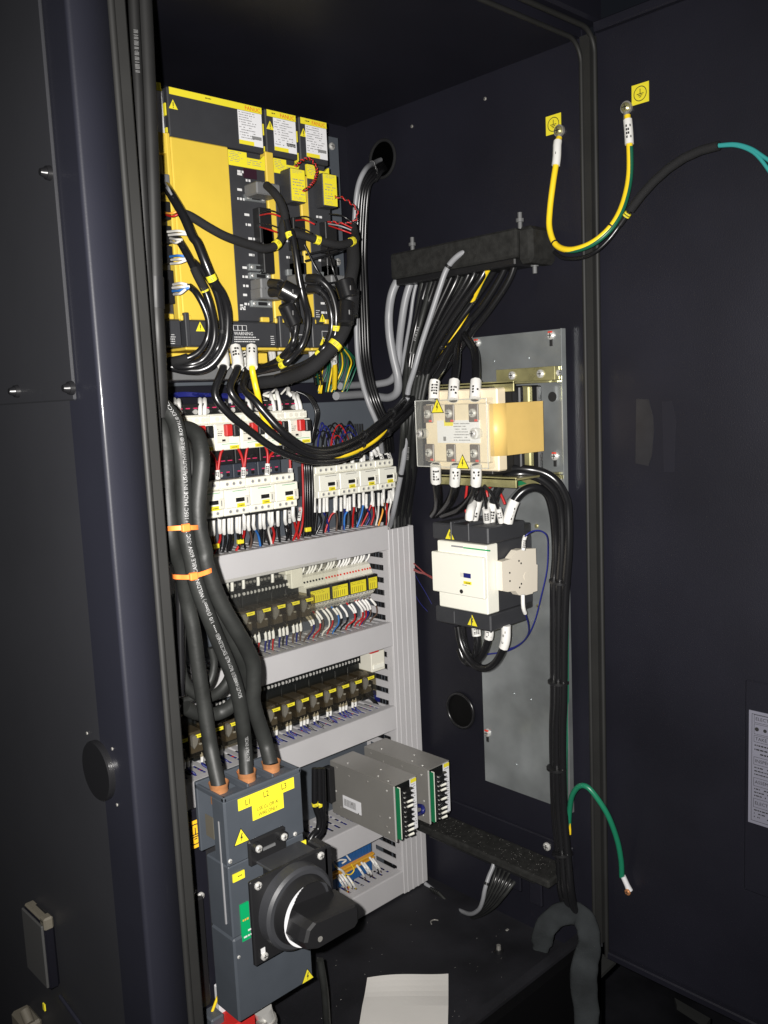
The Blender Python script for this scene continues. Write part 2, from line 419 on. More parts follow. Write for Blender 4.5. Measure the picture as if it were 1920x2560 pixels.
# lower left bracket with yellow tag and rod
c = PX(75, 2545, LX-.01)
lb = thing('small_bracket', 'small brown bracket with yellow tag at lower left', 'bracket', c)
b = MB(); b.box(c.x-.012, c.y-.012, c.z-.03, c.x+.01, c.y+.03, c.z, .003); b.cyl(c+Vector((-.004, -.01, 0)), c+Vector((-.004, .004, .01)), .006, n=10); b.build('bracket', KHAKI, lb)
c2 = PX(112, 2520, LX-.01); MB().box(c2.x-.0015, c2.y-.003, c2.z-.002, c2.x, c2.y+.002, c2.z+.006).build('yellow_tag', LABY, lb)
S = [PX(150, 2490, LX-.004), PX(215, 2580, LX-.004)]
solo(MB().tube(S, .0022, 8), 'locking_rod', NAVYX, 'thin grey rod at the lower left side of the cabinet', 'rod')
# door seal loop round the opening
def loop(x0, x1, z0, z1, y, R=.03):
    P = [(x1, y, z0), (x1, y, (z0+z1)/2)]
    for cxx, czz, a0 in ((x1-R, z1-R, 0), (x0+R, z1-R, 90)):
        for i in range(9):
            a = math.radians(a0+i*90/8); P.append((cxx+R*math.cos(a), y, czz+R*math.sin(a)))
    P += [(x0, y, (z0+z1)/2), (x0, y, -1.4)]
    return P
ds = thing('door_seal', 'dark rubber seal running round the cabinet door opening', 'seal', (.4, JY, -.87))
MB().tube(loop(.4085, W-.004, -.885, CE-.006, JY-.012), .0032, 10).build('inner_bead', SEALM, ds)
MB().tube(loop(.3975, W+.007, -.897, CE+.006, FY+.003), .0036, 10).build('outer_bead', SEALM, ds)
MB().box(.393, FY+.0025, -1.4, .4125, FY+.02, CE, .002).build('web', SEALM, ds); MB().box(W-.004, FY+.004, -.87, W+.014, JY-.01, CE).build('web', SEALM, ds)
# right-hand door, standing open
DX = 1.142
dr = thing('cabinet_door', 'open right-hand dark blue steel door with earth sticker and notice', 'door', (DX, .748, -.9))
MB().box(DX, -.15, -.898, DX+.028, .742, .502, .004).build('door_panel', NAVY, dr)
b = MB(); b.cyl((DX-.001, .7485, -.89), (DX-.001, .7485, .36), .0026, n=10); b.cyl((DX-.001, .7485, .385), (DX-.001, .7485, .495), .0026, n=10)
b.build('hinge_rod', SIDEG, dr)
h0 = PY(1486, 1284, .747); h1 = PY(1486, 1350, .747)
b = MB(); b.cyl((DX-.002, .7475, h1.z), (DX-.002, .7475, h0.z), .0042, n=12); b.cyl((DX-.002, .7475, h0.z+.001), (DX-.002, .7475, h0.z+.006), .0055, .003, n=12); b.box(DX-.014, .7455, h0.z-.002, DX+.003, .7495, h0.z)
b.build('hinge', NAVYX, dr)
MB().box(DX-.012, -.15, -.9, DX, .735, -.888, .002).build('bottom_fold', NAVY, dr)
MB().box(DX-.012, -.15, .49, DX, .735, .504, .002).build('top_fold', NAVY, dr)
screw(dr, PX(1487, 181, DX), .004, 'X', NAVYX)
a = PX(1592, 1000, DX); c = PX(1632, 1160, DX)
TAPEM = mat('clear_tape', (.018, .018, .021), .34, spec=.6, var=.15, vs=60)
b = MB(); pts = [PX(x, y, DX-.0004) for x, y in ((1591, 997), (1622, 999), (1633, 1040), (1635, 1080), (1630, 1140), (1621, 1165), (1589, 1158))]
b.prism(pts, (-.0004, 0, 0)); b.build('tape_patch', TAPEM, dr)
b = MB(); b.prism([PX(x, y, DX-.0002) for x, y in ((1655, 1004), (1680, 1003), (1690, 1050), (1686, 1180), (1660, 1180))], (-.0003, 0, 0)); b.build('tape_patch', mat('faint_tape', (.0105, .0105, .016), .4), dr)
a = PX(1866, 1697, DX); MB().box(DX-.004, .3, -.7, DX, a.y, a.z, .003).build('document_pocket', NAVY, dr)
a = PX(1873, 1774, DX-.005); c = PX(1869, 2053, DX-.005)
nt_ = MB().box(DX-.0056, a.y-.16, c.z, DX-.0046, a.y, a.z).build('notice', mat('dull_notice', (.16, .16, .2), .6), dr)
U_, V_ = Vector((0, -1, 0)), Vector((0, 0, 1)); xx = DX-.0058; hh = a.z-c.z
b = MB()
def frame(b, y0, z0, y1, z1, t=.0006):
    for q in ((y0, z0, y1, z0+t), (y0, z1-t, y1, z1), (y0, z0, y0-t, z1)): b.quad((xx, q[0], q[1]), (xx, q[2], q[1]), (xx, q[2], q[3]), (xx, q[0], q[3]))
frame(b, a.y-.004, c.z+.004, a.y-.155, a.z-.004)
rows = [(.03, .1), (.11, .2), (.21, .27), (.40, .47), (.585, .66), (.77, .85)]
for r0, r1 in rows: frame(b, a.y-.007, a.z-r1*hh, a.y-.15, a.z-r0*hh, .0005)
for r0, r1 in ((.28, .39), (.48, .57), (.67, .76), (.86, .95)): b.scrib((xx, a.y-.008, a.z-r0*hh), U_, -V_, .14, (r1-r0)*hh, 3, .85)
for i in range(4): b.disc((xx, a.y-.011-i*.011, a.z-.155*hh), .0028-.0004*i, (-1, 0, 0), 10)
b.build('print', INK, nt_)
for t_, r0 in (('ELECTRIC', .065), ('TAKE OUT', .24), ('INSPECTION', .435), ('ASSEMBLY', .622), ('ELECTRIC', .81)):
    text(nt_, t_, .0065, (xx, a.y-.009, a.z-r0*hh), U_, V_, INK, 'LEFT')
earth_sign(dr, (PX(1601, 234, DX)), .026, (0, -1, 0), V_, LABY)
# mounting panels
mp1 = thing('upper_mounting_panel', 'grey steel back plate behind the yellow drive units', 'mounting plate', (.5, PN, .03))
MB().box(.45, PN, .03, 1.052, PN+.004, .442, .001).build('plate', PANEL, mp1)
mp2 = thing('lower_mounting_panel', 'grey steel back plate behind contactors relays and wiring ducts', 'mounting plate', (.5, PN, -.9))
MB().box(.45, PN, -.9, 1.11, PN+.004, -.004, .001).build('plate', PANEL, mp2)
for q in ((829, 366), (844, 655)): screw(mp1, PY(*q, PN-.001), .0062)
# ---------------------------------------------------------------- wiring ducts
_fm = {}
def hduct(Zt, label, x0=.6, x1=1.05, h=.04):
    t = thing('wiring_duct', label, 'wiring duct', (x0, PN, Zt-h), 'grey slotted wiring ducts')
    b = MB(); b.box(x0, 1.107, Zt-h-.0012, x1, 1.1095, Zt+.0012, .0008); b.box(x0, 1.1095, Zt-.0035, x1, 1.118, Zt+.001, .0006); b.box(x0, 1.1095, Zt-h-.001, x1, 1.118, Zt-h+.0035, .0006)
    b.build('cover', DUCT, t)
    b = MB(); b.box(x0, 1.118, Zt-.002, x1, 1.127, Zt-.0004); b.box(x0, 1.18, Zt-.002, x1, PN, Zt-.0004); b.box(x0, 1.186, Zt-h, x1, PN, Zt-.002)
    b.box(x0, 1.118, Zt-h+.0004, x1, 1.127, Zt-h+.002); b.build('body', DUCT, t)
    if 'f' not in _fm:
        m = MB().box(0, 0, 0, .0095, .053, .0016); me = bpy.data.meshes.new('finger'); me.from_pydata(m.v, [], m.f); me.materials.append(DUCT); _fm['f'] = me
    x = x0+.003
    while x < x1-.01:
        link('finger', _fm['f'], t, (x-x0, 1.127-PN, h-.002)); x += .0155
    b = MB(); x = x0+.003
    while x < x1-.01: b.box(x, 1.127, Zt-h+.0004, x+.0095, 1.18, Zt-h+.002); x += .0155
    b.build('lower_fingers', DUCT, t)['kind'] = 'stuff'
    # wires lying in the duct
    for mm, nn in ((BLUEW, 5), (PVCB, 5), (REDW, 1), (BLUEW, 4)):
        b = MB()
        for i in range(nn):
            y = random.uniform(1.13, 1.178); zz = Zt-random.uniform(.005, .012)
            P = [(x0+.005+(x1-x0-.01)*q/9, y+random.uniform(-.005, .005), zz+random.uniform(-.0015, .0015)) for q in range(10)]
            b.tube(spline(P, 3), .0014, 5)
        ob = b.build('duct_wires', mm, t); ob['kind'] = 'stuff'
    return t
D = [hduct(-.222, 'topmost horizontal grey wiring duct, under the white contactors'),
     hduct(-.394, 'second horizontal grey wiring duct, under the yellow-labelled terminals'),
     hduct(-.547, 'third horizontal grey wiring duct, above the steel power supplies', .56),
     hduct(-.733, 'fourth horizontal grey wiring duct, behind the power supplies', .66),
     hduct(-.860, 'lowest horizontal grey wiring duct, resting at the floor', .66)]
vd = thing('wiring_duct', 'tall vertical grey wiring duct at the right end of the rows', 'wiring duct', (1.05, PN, -.903), 'grey slotted wiring ducts')
b = MB(); b.box(1.049, 1.106, -.903, 1.111, 1.109, -.228, .001)
for i in range(4): b.box(1.058+i*.013, 1.1052, -.903, 1.063+i*.013, 1.107, -.228, .0008)
b.box(1.049, 1.109, -.903, 1.053, 1.118, -.228, .0006); b.build('cover', DUCT, vd)
b = MB(); b.box(1.05, 1.118, -.903, 1.052, 1.124, -.228); b.box(1.05, 1.182, -.903, 1.052, PN, -.228); b.box(1.108, 1.109, -.903, 1.11, PN, -.228); b.build('body', DUCT, vd)
m = MB().box(0, 0, 0, .002, .058, .0125); me = bpy.data.meshes.new('finger'); me.from_pydata(m.v, [], m.f); me.materials.append(DUCT)
z = -.9
while z < -.24: link('finger', me, vd, (0, 1.124-PN, z+.903)); z += .0225
b = MB()
for i in range(9):
    x = 1.057+random.uniform(0, .01); y = 1.13+i*.005
    b.tube(spline([(x+random.uniform(-.002, .002), y, -.9+q*.08) for q in range(9)], 3), .0016, 5)
o = b.build('duct_wires', PVCB, vd); o['kind'] = 'stuff'

# ================================================================ DRIVE AMPLIFIERS
AY = 1.04
zt, zb0, zb1, zyt, zl = .389*AY, .380*AY, .330*AY, .330*AY, .108*AY
def nameplate(t, x0, x1, z1, z0, y):
    o = MB().box(x0, y-.0004, z0, x1, y, z1).build('nameplate', LABW, t)
    b = MB(); b.scrib((x0+.0015, y-.0006, z1-.001), (1, 0, 0), (0, 0, -1), (x1-x0)*.8, (z1-z0)*.36, 5, .8)
    b.scrib((x0+.0015, y-.0006, z1-(z1-z0)*.38), (1, 0, 0), (0, 0, -1), (x1-x0)*.92, (z1-z0)*.46, 6, .65)
    b.build('print', GINK, o)
    MB().box(x0, y-.0006, z0, x0+(x1-x0)*.62, y-.0003, z0+(z1-z0)*.12).build('yellow_strip', LABY, o)
    q = MB(); q.box(x0+(x1-x0)*.55, y-.0006, z0+(z1-z0)*.2, x1-.002, y-.0003, z0+(z1-z0)*.3); q.build('barcode', GINK, o)
def triangle(t, x, z, y, s=.013):
    b = MB(); b.prism([(x-s/2, y, z-s*.4), (x+s/2, y, z-s*.4), (x, y, z+s*.5)], (0, -.0003, 0)); o = b.build('warning_triangle', LABY, t)
    q = MB(); q.box(x-.0006, y-.0005, z-.002, x+.0006, y-.0003, z+.003); q.box(x-.0006, y-.0005, z-.004, x+.0006, y-.0003, z-.003); q.build('exclamation_mark', INK, o)
def amp(x0, w, label, stripe=.011, wide=False):
    t = thing('servo_amplifier', label, 'amplifier', (x0, PN, zl-.04), 'yellow and charcoal drive units in a row')
    x1 = x0+w-.002
    MB().box(x0, AY+.008, .074*AY, x1, PN, zt-.002, .002).build('housing', CHAR, t)
    # top cover with yellow band and nameplate
    MB().box(x0+.001, AY, zb1, x1, AY+.03, zt, .0015).build('top_cover', CHAR, t)
    MB().box(x0+(.004 if wide else .004), AY-.0005, zb0, x1-.001, AY+.0005, zt-.0008).build('yellow_band', LABY, t)
    text(t, 'FANUC', .0078, (x1-.0165, AY-.0006, (zt+zb0)/2-.001), (1, 0, 0), (0, 0, 1), REDINK)
    q = MB(); q.scrib((x0+w*.38 if wide else x0+.012, AY-.0007, (zt+zb0)/2+.002), (1, 0, 0), (0, 0, -1), .009, .004, 1, 1); q.build('print', INK, t)
    nameplate(t, x1-.0415, x1-.002, zb0-.0005, .339*AY-.002, AY-.0003)
    triangle(t, x0+.0085, .368*AY, AY)
    b = MB(); b.box(x0-.0012, AY+.004, zt-.02, x0+.0005, AY+.012, zt-.035); b.box(x0-.0012, AY+.004, zt-.05, x0+.0005, AY+.012, zt-.07); b.build('side_tab', LABY, t)
    # lower cover
    b = MB(); b.box(x0+.001, AY-.006, .074*AY, x1, AY+.03, zl, .0025); b.box(x0-.001, AY-.008, .074*AY, x0+.0055, AY, zl+.009, .001); b.build('lower_cover', CHAR, t)
    triangle(t, x0+(.022 if wide else .02), .099*AY if wide else .083*AY, AY-.006, .014)
    b = MB(); b.box(x0-.004, AY-.003, zl-.001, x0+.012, AY+.004, zl+.006, .001)
    b.box(x1-.024, AY-.003, zl, x1-.01, AY+.004, zl+.007, .001); b.box(x0, AY-.003, .0705*AY, x1, AY+.1, .074*AY, .001); b.build('yellow_clip', YEL, t)
    return t, x1
xw = .632
wa, x1 = amp(xw, .151, 'wide yellow and charcoal power supply drive unit, first full unit from the left', wide=True)
xp = .692*AY                                    # right edge of the big yellow plate
MB().box(xw, AY-.002, zl, xp, AY+.02, zyt-.0005, .0015).build('yellow_plate', YEL, wa)
MB().box(xw-.0058, AY-.001, zl, xw+.0005, AY+.02, zyt+.004, .0015).build('yellow_edge', YEL, wa)
def strip(t, x0, x1, warn=True):
    MB().box(x0, AY+.001, zl+.001, x1, AY+.02, zyt-.0165, .001).build('connector_face', CHAR, t)
    b = MB(); b.prism([(x0, AY, .308*AY), (x0, AY, .327*AY), (x0+(x1-x0)*.5, AY, .327*AY), (x0+(x1-x0)*.5, AY, .321*AY), (x1-.008, AY, .321*AY), (x1-.003, AY, .326*AY), (x1, AY, .327*AY), (x1, AY, .308*AY)], (0, .004, 0))
    o = b.build('warning_label', LABY, t)
    q = MB(); q.scrib((x0+.001, AY-.0003, .326*AY), (1, 0, 0), (0, 0, -1), (x1-x0)*.42, .014, 6, .75); q.scrib((x0+(x1-x0)*.5, AY-.0003, .319*AY), (1, 0, 0), (0, 0, -1), (x1-x0)*.4, .008, 3, .7); q.build('print', GINK, o)
strip(wa, xp+.0005, x1)
# text on the lower cover
o = MB().box(xw+.074, AY-.0066, .0955*AY, xw+.096, AY-.0062, .1025*AY).build('symbol_frames', WINK, wa)
b = MB()
for i in range(3): b.box(xw+.0745+i*.0073, AY-.007, .096*AY, xw+.0805+i*.0073, AY-.0066, .102*AY)
b.build('symbol_fields', CHAR, o)
text(wa, 'WARNING', .0065, (xw+.0745, AY-.0063, .0915*AY), (1, 0, 0), (0, 0, 1), WINK, 'LEFT')
b = MB(); b.scrib((xw+.0745, AY-.0064, .0885*AY), (1, 0, 0), (0, 0, -1), .047, .009, 3, .95, .4); b.scrib((x1-.013, AY-.0064, .09*AY), (1, 0, 0), (0, 0, -1), .007, .014, 5, .9); b.build('print', WINK, wa)
servos = []
for i, (xx0, lab) in enumerate(((.785, 'narrow servo drive unit in the middle, between the wide unit and the last one'), (.8445, 'rightmost narrow servo drive unit beside the grey plate edge'))):
    t, xe = amp(xx0, .0575 if i == 0 else .0555, lab); servos.append((t, xx0, xe))
    MB().box(xx0-.003, AY-.001, zl, xx0+.011, AY+.02, zyt+.004 if i == 0 else zyt-.02, .0015).build('yellow_edge', YEL, t)
    strip(t, xx0+.0115, xe)
    # little cube pictogram
    b = MB(); cx_, cz_ = xx0+.024, .097*AY
    for j in range(3 if i == 0 else 1):
        ox = j*.0022; oz = -j*.0024
        for q in ((0, 0, .012, .0006), (0, -.011, .012, -.0104), (0, -.011, .0006, 0), (.0114, -.011, .012, 0)):
            b.quad((cx_-.006+q[0]+ox, AY-.0064, cz_+q[1]+oz), (cx_-.006+q[2]+ox, AY-.0064, cz_+q[1]+oz), (cx_-.006+q[2]+ox, AY-.0064, cz_+q[3]+oz), (cx_-.006+q[0]+ox, AY-.0064, cz_+q[3]+oz))
    b.box(cx_+.006, AY-.0066, cz_-.006, cx_+.016, AY-.0062, cz_-.0052); b.build('cube_pictogram', WINK, t)
# left neighbour, mostly hidden by the cabinet edge
la = thing('servo_amplifier', 'leftmost drive unit, only a narrow slice showing past the door frame', 'amplifier', (.55, PN, zl-.04), 'yellow and charcoal drive units in a row')
MB().box(.54, AY+.008, .074*AY, .6258, PN, zt-.002, .002).build('housing', CHAR, la)
MB().box(.54, AY, zb1, .6258, AY+.03, zt+.002, .0015).build('top_cover', CHAR, la)
MB().box(.545, AY-.0006, zt-.0085, .6245, AY+.0005, zt+.0015).build('yellow_band', LABY, la)
MB().box(.57, AY-.0006, zt-.078, .625, AY, zt-.009).build('nameplate', LABW, la)
MB().box(.54, AY-.001, .308*AY, .6258, AY+.02, .332*AY).build('yellow_band', YEL, la)
MB().box(.54, AY-.006, .074*AY, .6258, AY+.03, zl, .0025).build('lower_cover', CHAR, la)
MB().box(.54, AY-.003, zl, .618, AY+.004, zl+.007, .001).build('yellow_clip', YEL, la)
q = MB(); q.scrib((.6075, AY-.0064, .09*AY), (1, 0, 0), (0, 0, -1), .009, .014, 5, .9); q.build('print', WINK, la)
for k, q in enumerate(((405, 462), (407, 530), (410, 590), (412, 640), (415, 700), (417, 740))):
    p = PY(*q, AY); MB().box(p.x-.006, AY-.012, p.z-.011, p.x+.005, AY+.01, p.z+.011, .001).build('connector', BLACK if k != 0 else GREYP, la)
# connector blocks on the faces
def conn(t, f, a, b_, w, h, m, d=.014, name='connector', bv=.001):
    p = PY(*f(a, b_), AY); o = MB().box(p.x, AY-d, p.z-h, p.x+w, AY+.002, p.z, bv).build(name, m, t); return p
def port(t, f, a, b_, w=.032, h=.0095):
    p = PY(*f(a, b_), AY); o = MB().box(p.x, AY-.004, p.z-h, p.x+w, AY+.002, p.z, .001).build('port', ZINC, t)
    q = MB(); q.box(p.x+w*.3, AY-.0045, p.z-h*.75, p.x+w*.72, AY-.0035, p.z-h*.25); q.build('socket', BLACK, o)
    for k in (.12, .86): screw(o, (p.x+w*k, AY-.004, p.z-h/2), .0024)
port(wa, Z1, 705, 935, .034); port(wa, Z2, 735, 305, .036); port(wa, Z2, 740, 370, .036); port(wa, Z2, 752, 585, .036)
conn(wa, Z1, 775, 1050, .021, .048, BLACK); conn(wa, Z1, 800, 1210, .02, .022, BLACK); conn(wa, Z2, 805, 105, .018, .05, BLACK)
p = PY(*Z1(700, 735), AY); MB().box(p.x, AY-.0006, p.z-.013, p.x+.022, AY+.001, p.z, .0003).build('status_display', mat('dark_display', (.03, .012, .02), .2), wa)
q = MB()
for a, b_ in ((650, 745), (650, 765), (715, 815), (650, 885), (650, 955), (705, 1078), (715, 1155), (735, 1262)): 
    p = PY(*Z1(a, b_), AY+.001); q.scrib((p.x, AY-.0002, p.z), (1, 0, 0), (0, 0, -1), .012, .0045, 1, 1, .7)
for a, b_ in ((740, 220), (690, 318), (690, 388), (695, 458), (695, 528), (705, 598), (672, 610), (672, 622), (672, 634)):
    p = PY(*Z2(a, b_), AY+.001); q.scrib((p.x, AY-.0002, p.z), (1, 0, 0), (0, 0, -1), .009, .0045, 1, 1, .7)
q.build('print', WINK, wa)
for t, x0_, xe in servos:
    x0_ += .012; q = MB()
    for v in (.26, .222, .2, .175, .155, .14, .127): q.scrib((x0_+.012, AY-.0002, v*AY), (1, 0, 0), (0, 0, -1), .011, .0045, 1, 1, .7)
    q.scrib((x0_+.002, AY-.0002, .128*AY), (1, 0, 0), (0, 0, -1), .007, .012, 4, 1); q.build('print', WINK, t)
    for v, w_, h_ in ((.248, .022, .045), (.2, .02, .02), (.205, .016, .03)): MB().box(x0_+.018, AY-.013, (v-.02)*AY-h_/2, x0_+.018+w_, AY+.002, (v-.02)*AY+h_/2, .001).build('connector', BLACK, t)
    o = MB().box(x0_+.01, AY-.004, .172*AY, x0_+.034, AY+.002, .181*AY, .001).build('port', ZINC, t)
    MB().box(x0_+.017, AY-.0045, .174*AY, x0_+.028, AY-.0035, .179*AY).build('socket', BLACK, o)
    triangle(t, x0_+.014, .116*AY, AY)
# battery cases
for i, (a0, a1, t0, t1, nm) in enumerate((((1060, 730), (1155, 1005), 960, 765, 'battery case with yellow label on the middle drive unit'), ((1310, 770), (1405, 1040), 1220, 800, 'battery case with yellow label on the rightmost drive unit'))):
    yb = AY+.001; fx = PY(*Z1(t0, t1), yb).x+.004; yf = fx/ (PY(*Z1(a0[0], a0[1]+20), 1).x)
    p = PY(*Z1(*a0), yf); q = PY(*Z1(*a1), yf); t = thing('battery_case', 'charcoal '+nm, 'battery case', (fx, yb, q.z), 'battery cases on the drive units')
    x1_ = fx+.026
    MB().box(fx, yf, q.z, x1_, yb, p.z, .002).build('case', CHAR, t)
    o = MB().box(fx+.0005, yf-.0005, q.z+.0015, x1_-.0005, yf+.0003, p.z-.0015).build('yellow_label', LABY, t)
    b = MB(); hz = p.z-q.z
    for z0_, z1_ in ((.05, .16), (.3, .55), (.58, .8), (.84, .94)): b.scrib((fx+.003, yf-.0007, p.z-hz*z0_), (1, 0, 0), (0, 0, -1), .02, hz*(z1_-z0_), 3, .75)
    b.build('print', GINK, o)
# grey plug hoods with their cables
def hood(p, w, h, d, label, f=None, tilt=0):
    t = thing('plug_hood', label, 'connector', p, 'grey cable plug hoods')
    b = MB(); b.box(p.x, p.y-d, p.z-h, p.x+w, p.y, p.z, .0018); b.build('hood', GREYP, t)
    r_ = MB()
    for i in range(5): r_.box(p.x+w*.15+i*w*.13, p.y-d-.0006, p.z-h+.001, p.x+w*.15+i*w*.13+w*.05, p.y-d+.001, p.z-.001)
    r_.build('ribs', GREYP, t)
    return t
hood(PY(*Z1(703, 868), AY-.004), .04, .0165, .03, 'grey plug hood high on the wide drive unit, with one black cable')
for k, b_ in enumerate((430, 500)):
    hood(PY(*Z2(750, b_), AY-.004), .04, .0155, .026, ('upper' if k == 0 else 'lower')+' grey plug hood of the pair low on the wide drive unit')
hood(PY(*Z2(1030, 398), AY-.004), .036, .0155, .026, 'grey plug hood on the middle drive unit, above the black round ferrite')
hood(PY(*Z2(1100, 455), AY-.004), .024, .0155, .026, 'grey plug hood behind the cables of the middle drive unit, lower one')
hood(PY(*Z2(1290, 405), AY-.004), .034, .0155, .026, 'grey plug hood on the rightmost drive unit')
struct('ground', MB().box(-1.5, -1.5, -1.5, 4, 3, -1.45), FLOORM, 'dark shop floor below the cabinet')
# ================================================================ MOTOR STARTERS (red and black buttons)
def starter():
    t = thing('motor_starter', '', 'motor starter', (0, PN, -.0665), 'motor starters with red and black buttons')
    O = Vector((0, PN, -.0665))
    def pt_(name, mb, m, par=t): return mb.build(name, m, par)
    MB().box(.0005, 1.118, -.0665, .0445, 1.135, -.0135, .001).build('body', CREAM, t)
    MB().box(.0007, 1.135, -.0664, .0443, PN, -.0137, .001).build('base', CHAR, t)
    b = MB(); b.box(.0005, 1.112, -.0265, .0445, 1.13, -.0155, .001); pt_('terminal_strip', b, WHITE)
    for i, x in enumerate((.012, .0225, .033, .04)):
        c = (x, 1.1125, -.0212); MB().cyl(c, (x, 1.1112, -.0212), .0036, n=14).build('terminal_hole', CREAM, t)
    pt_('front_face', MB().box(.001, 1.104, -.0665, .0442, 1.13, -.0275, .0012), WHITE)
    pt_('setting_plate', MB().box(.003, 1.1025, -.0555, .0242, 1.106, -.029, .0008), CREAM)
    pt_('red_button', MB().box(.016, 1.095, -.0465, .0272, 1.105, -.0285, .0015), RED)
    pt_('black_button', MB().box(.0305, 1.097, -.0475, .0412, 1.105, -.0295, .0015), BLACK)
    pt_('green_line', MB().box(.012, 1.1032, -.058, .04, 1.1042, -.0573), GREENP)
    pt_('yellow_marker', MB().box(.0255, 1.1032, -.0655, .0415, 1.1042, -.0602), LABY)
    q = MB(); q.scrib((.028, 1.1029, -.0615), (1, 0, 0), (0, 0, -1), .01, .003, 1, 1); q.scrib((.005, 1.1022, -.034), (1, 0, 0), (0, 0, -1), .009, .012, 4, .7)
    q.box(.012, 1.102, -.0535, .0175, 1.1028, -.0505); pt_('print', q, INK)
    pt_('upper_terminals', MB().box(.001, 1.135, -.0155, .0442, PN, .003, .001), BLACK)
    pt_('lower_terminals', MB().box(.0012, 1.122, -.089, .0438, PN, -.0665, .001), BLACK)
    for x in (.01, .0225, .035):
        MB().cyl((x, 1.1222, -.079), (x, 1.1205, -.079), .0035, n=12).build('terminal_screw', SOCK, t)
        MB().box(x-.0035, 1.1196, -.0838, x+.0035, 1.1216, -.0825).build('pink_mark', PINK, t)
        MB().cyl((x, 1.1355, -.009), (x, 1.133, -.009), .0038, n=12).build('terminal_screw', CHROME if x != .0225 else SOCK, t)
        MB().box(x-.003, 1.1325, -.0045, x+.003, 1.1345, -.003).build('pink_mark', PINK, t)
    return t
def fixup(t, x0):       # builders draw with x from 0 at world x; move the root into place
    t.location.x = x0
ordn = ['first', 'second', 'third', 'fourth', 'fifth']
t0 = starter(); t0['label'] = 'motor starter mostly hidden behind the thick black cables, leftmost of its row'; t0.location.x = .664
for i, lab in enumerate(('motor starter with red button beside the thick cables, second of its row', 'motor starter in the middle of its row, partly behind the looping black cables', 'motor starter crossed by the yellow and black cables, fourth of its row', 'rightmost motor starter of its row, red button fully clear of the cables')):
    c = copy_tree(t0); c['label'] = lab; c.location.x = .664+.045*(i+1)
# adapter strip of dark terminals above the left contactors
for i in range(4):
    t = thing('terminal_adapter', ['leftmost', 'second', 'third', 'rightmost'][i]+' dark terminal adapter with pink marks, between motor starters and white contactors', 'terminal block', (.6635+.045*i, PN, -.109), 'dark terminal adapters over the contactors')
    x = .6635+.045*i
    MB().box(x+.0005, 1.128, -.111, x+.0443, PN, -.0895, .001).build('housing', ADAPT, t)
    for k in (.01, .0225, .035):
        MB().cyl((x+k, 1.1285, -.105), (x+k, 1.1265, -.105), .0028, n=10).build('terminal_screw', CHROME if k == .0225 else SOCK, t)
        MB().box(x+k-.0025, 1.1262, -.1015, x+k+.0025, 1.1275, -.1).build('pink_mark', PINK, t)
# ================================================================ CONTACTORS
def contactor(Y, green=True):
    t = thing('contactor', '', 'contactor', (0, PN, -.1615), 'row of white contactors')
    e = Y
    MB().box(.0006, e+.012, -.1605, .0444, e+.022, -.1095, .001).build('body', CREAM, t)
    MB().box(.0008, e+.022, -.16, .0442, PN, -.11, .001).build('base', CHAR, t)
    MB().box(.0005, e+.008, -.1215, .0445, e+.03, -.1095, .0012).build('top_strip', WHITE, t)
    MB().box(.0005, e+.004, -.1615, .0445, e+.03, -.1495, .0012).build('bottom_strip', WHITE, t)
    b = MB(); b.box(.001, e, -.1505, .0442, e+.02, -.1228, .0012); b.build('front_face', WHITE, t)
    MB().box(.034, e-.0018, -.1495, .0435, e+.002, -.134, .0008).build('side_slider', CREAM, t)
    MB().box(.0375, e-.0022, -.145, .0385, e-.0012, -.137).build('slider_groove', GREYP, t)
    for z_, ye in ((-.1155, e+.008), (-.1555, e+.004)):
        for x in (.011, .0225, .034):
            MB().cyl((x, ye+.0005, z_), (x, ye-.001, z_), .0033, n=14).build('terminal_hole', CREAM, t)
            MB().cyl((x-.0005, ye-.0009, z_), (x-.0005, ye-.0013, z_), .0022, n=12).build('terminal_screw', LGREY, t)
    MB().box(.019, e-.0006, -.1422, .0338, e+.001, -.1362).build('window', BLACK, t)
    MB().box(.0205, e-.0006, -.1505, .0365, e+.001, -.1443).build('yellow_marker', LABY, t)
    q = MB(); q.scrib((.024, e-.0009, -.146), (1, 0, 0), (0, 0, -1), .009, .0036, 1, 1); q.build('print', INK, t)
    MB().box(.014, e-.0004, -.1262, .038, e+.001, -.1254).build('green_line', GREENP if green else GREYP, t)
    MB().box(.002, e+.02, -.1675, .043, PN-.01, -.1605, .001).build('terminal_shroud', BLACK, t)
    return t
c0 = contactor(1.087); c0.location.x = .6635; c0['label'] = 'white contactor at the left end of the left row, beside the thick black cables'
for i, lab in enumerate(('white contactor in the left row, second from the thick cables', 'white contactor in the left row, third from the thick cables', 'white contactor at the right end of the left row')):
    c = copy_tree(c0); c.location.x = .6635+.045*(i+1); c['label'] = lab
c1 = contactor(1.133, False); c1.location.x = .9225; c1['label'] = 'cream contactor at the left end of the right row, under the looping cables'
for i, lab in enumerate(('cream contactor in the right row, second from its left end', 'cream contactor in the right row, third from its left end', 'cream contactor at the right end of the right row beside the grey cable')):
    c = copy_tree(c1); c.location.x = .9225+.045*(i+1); c['label'] = lab
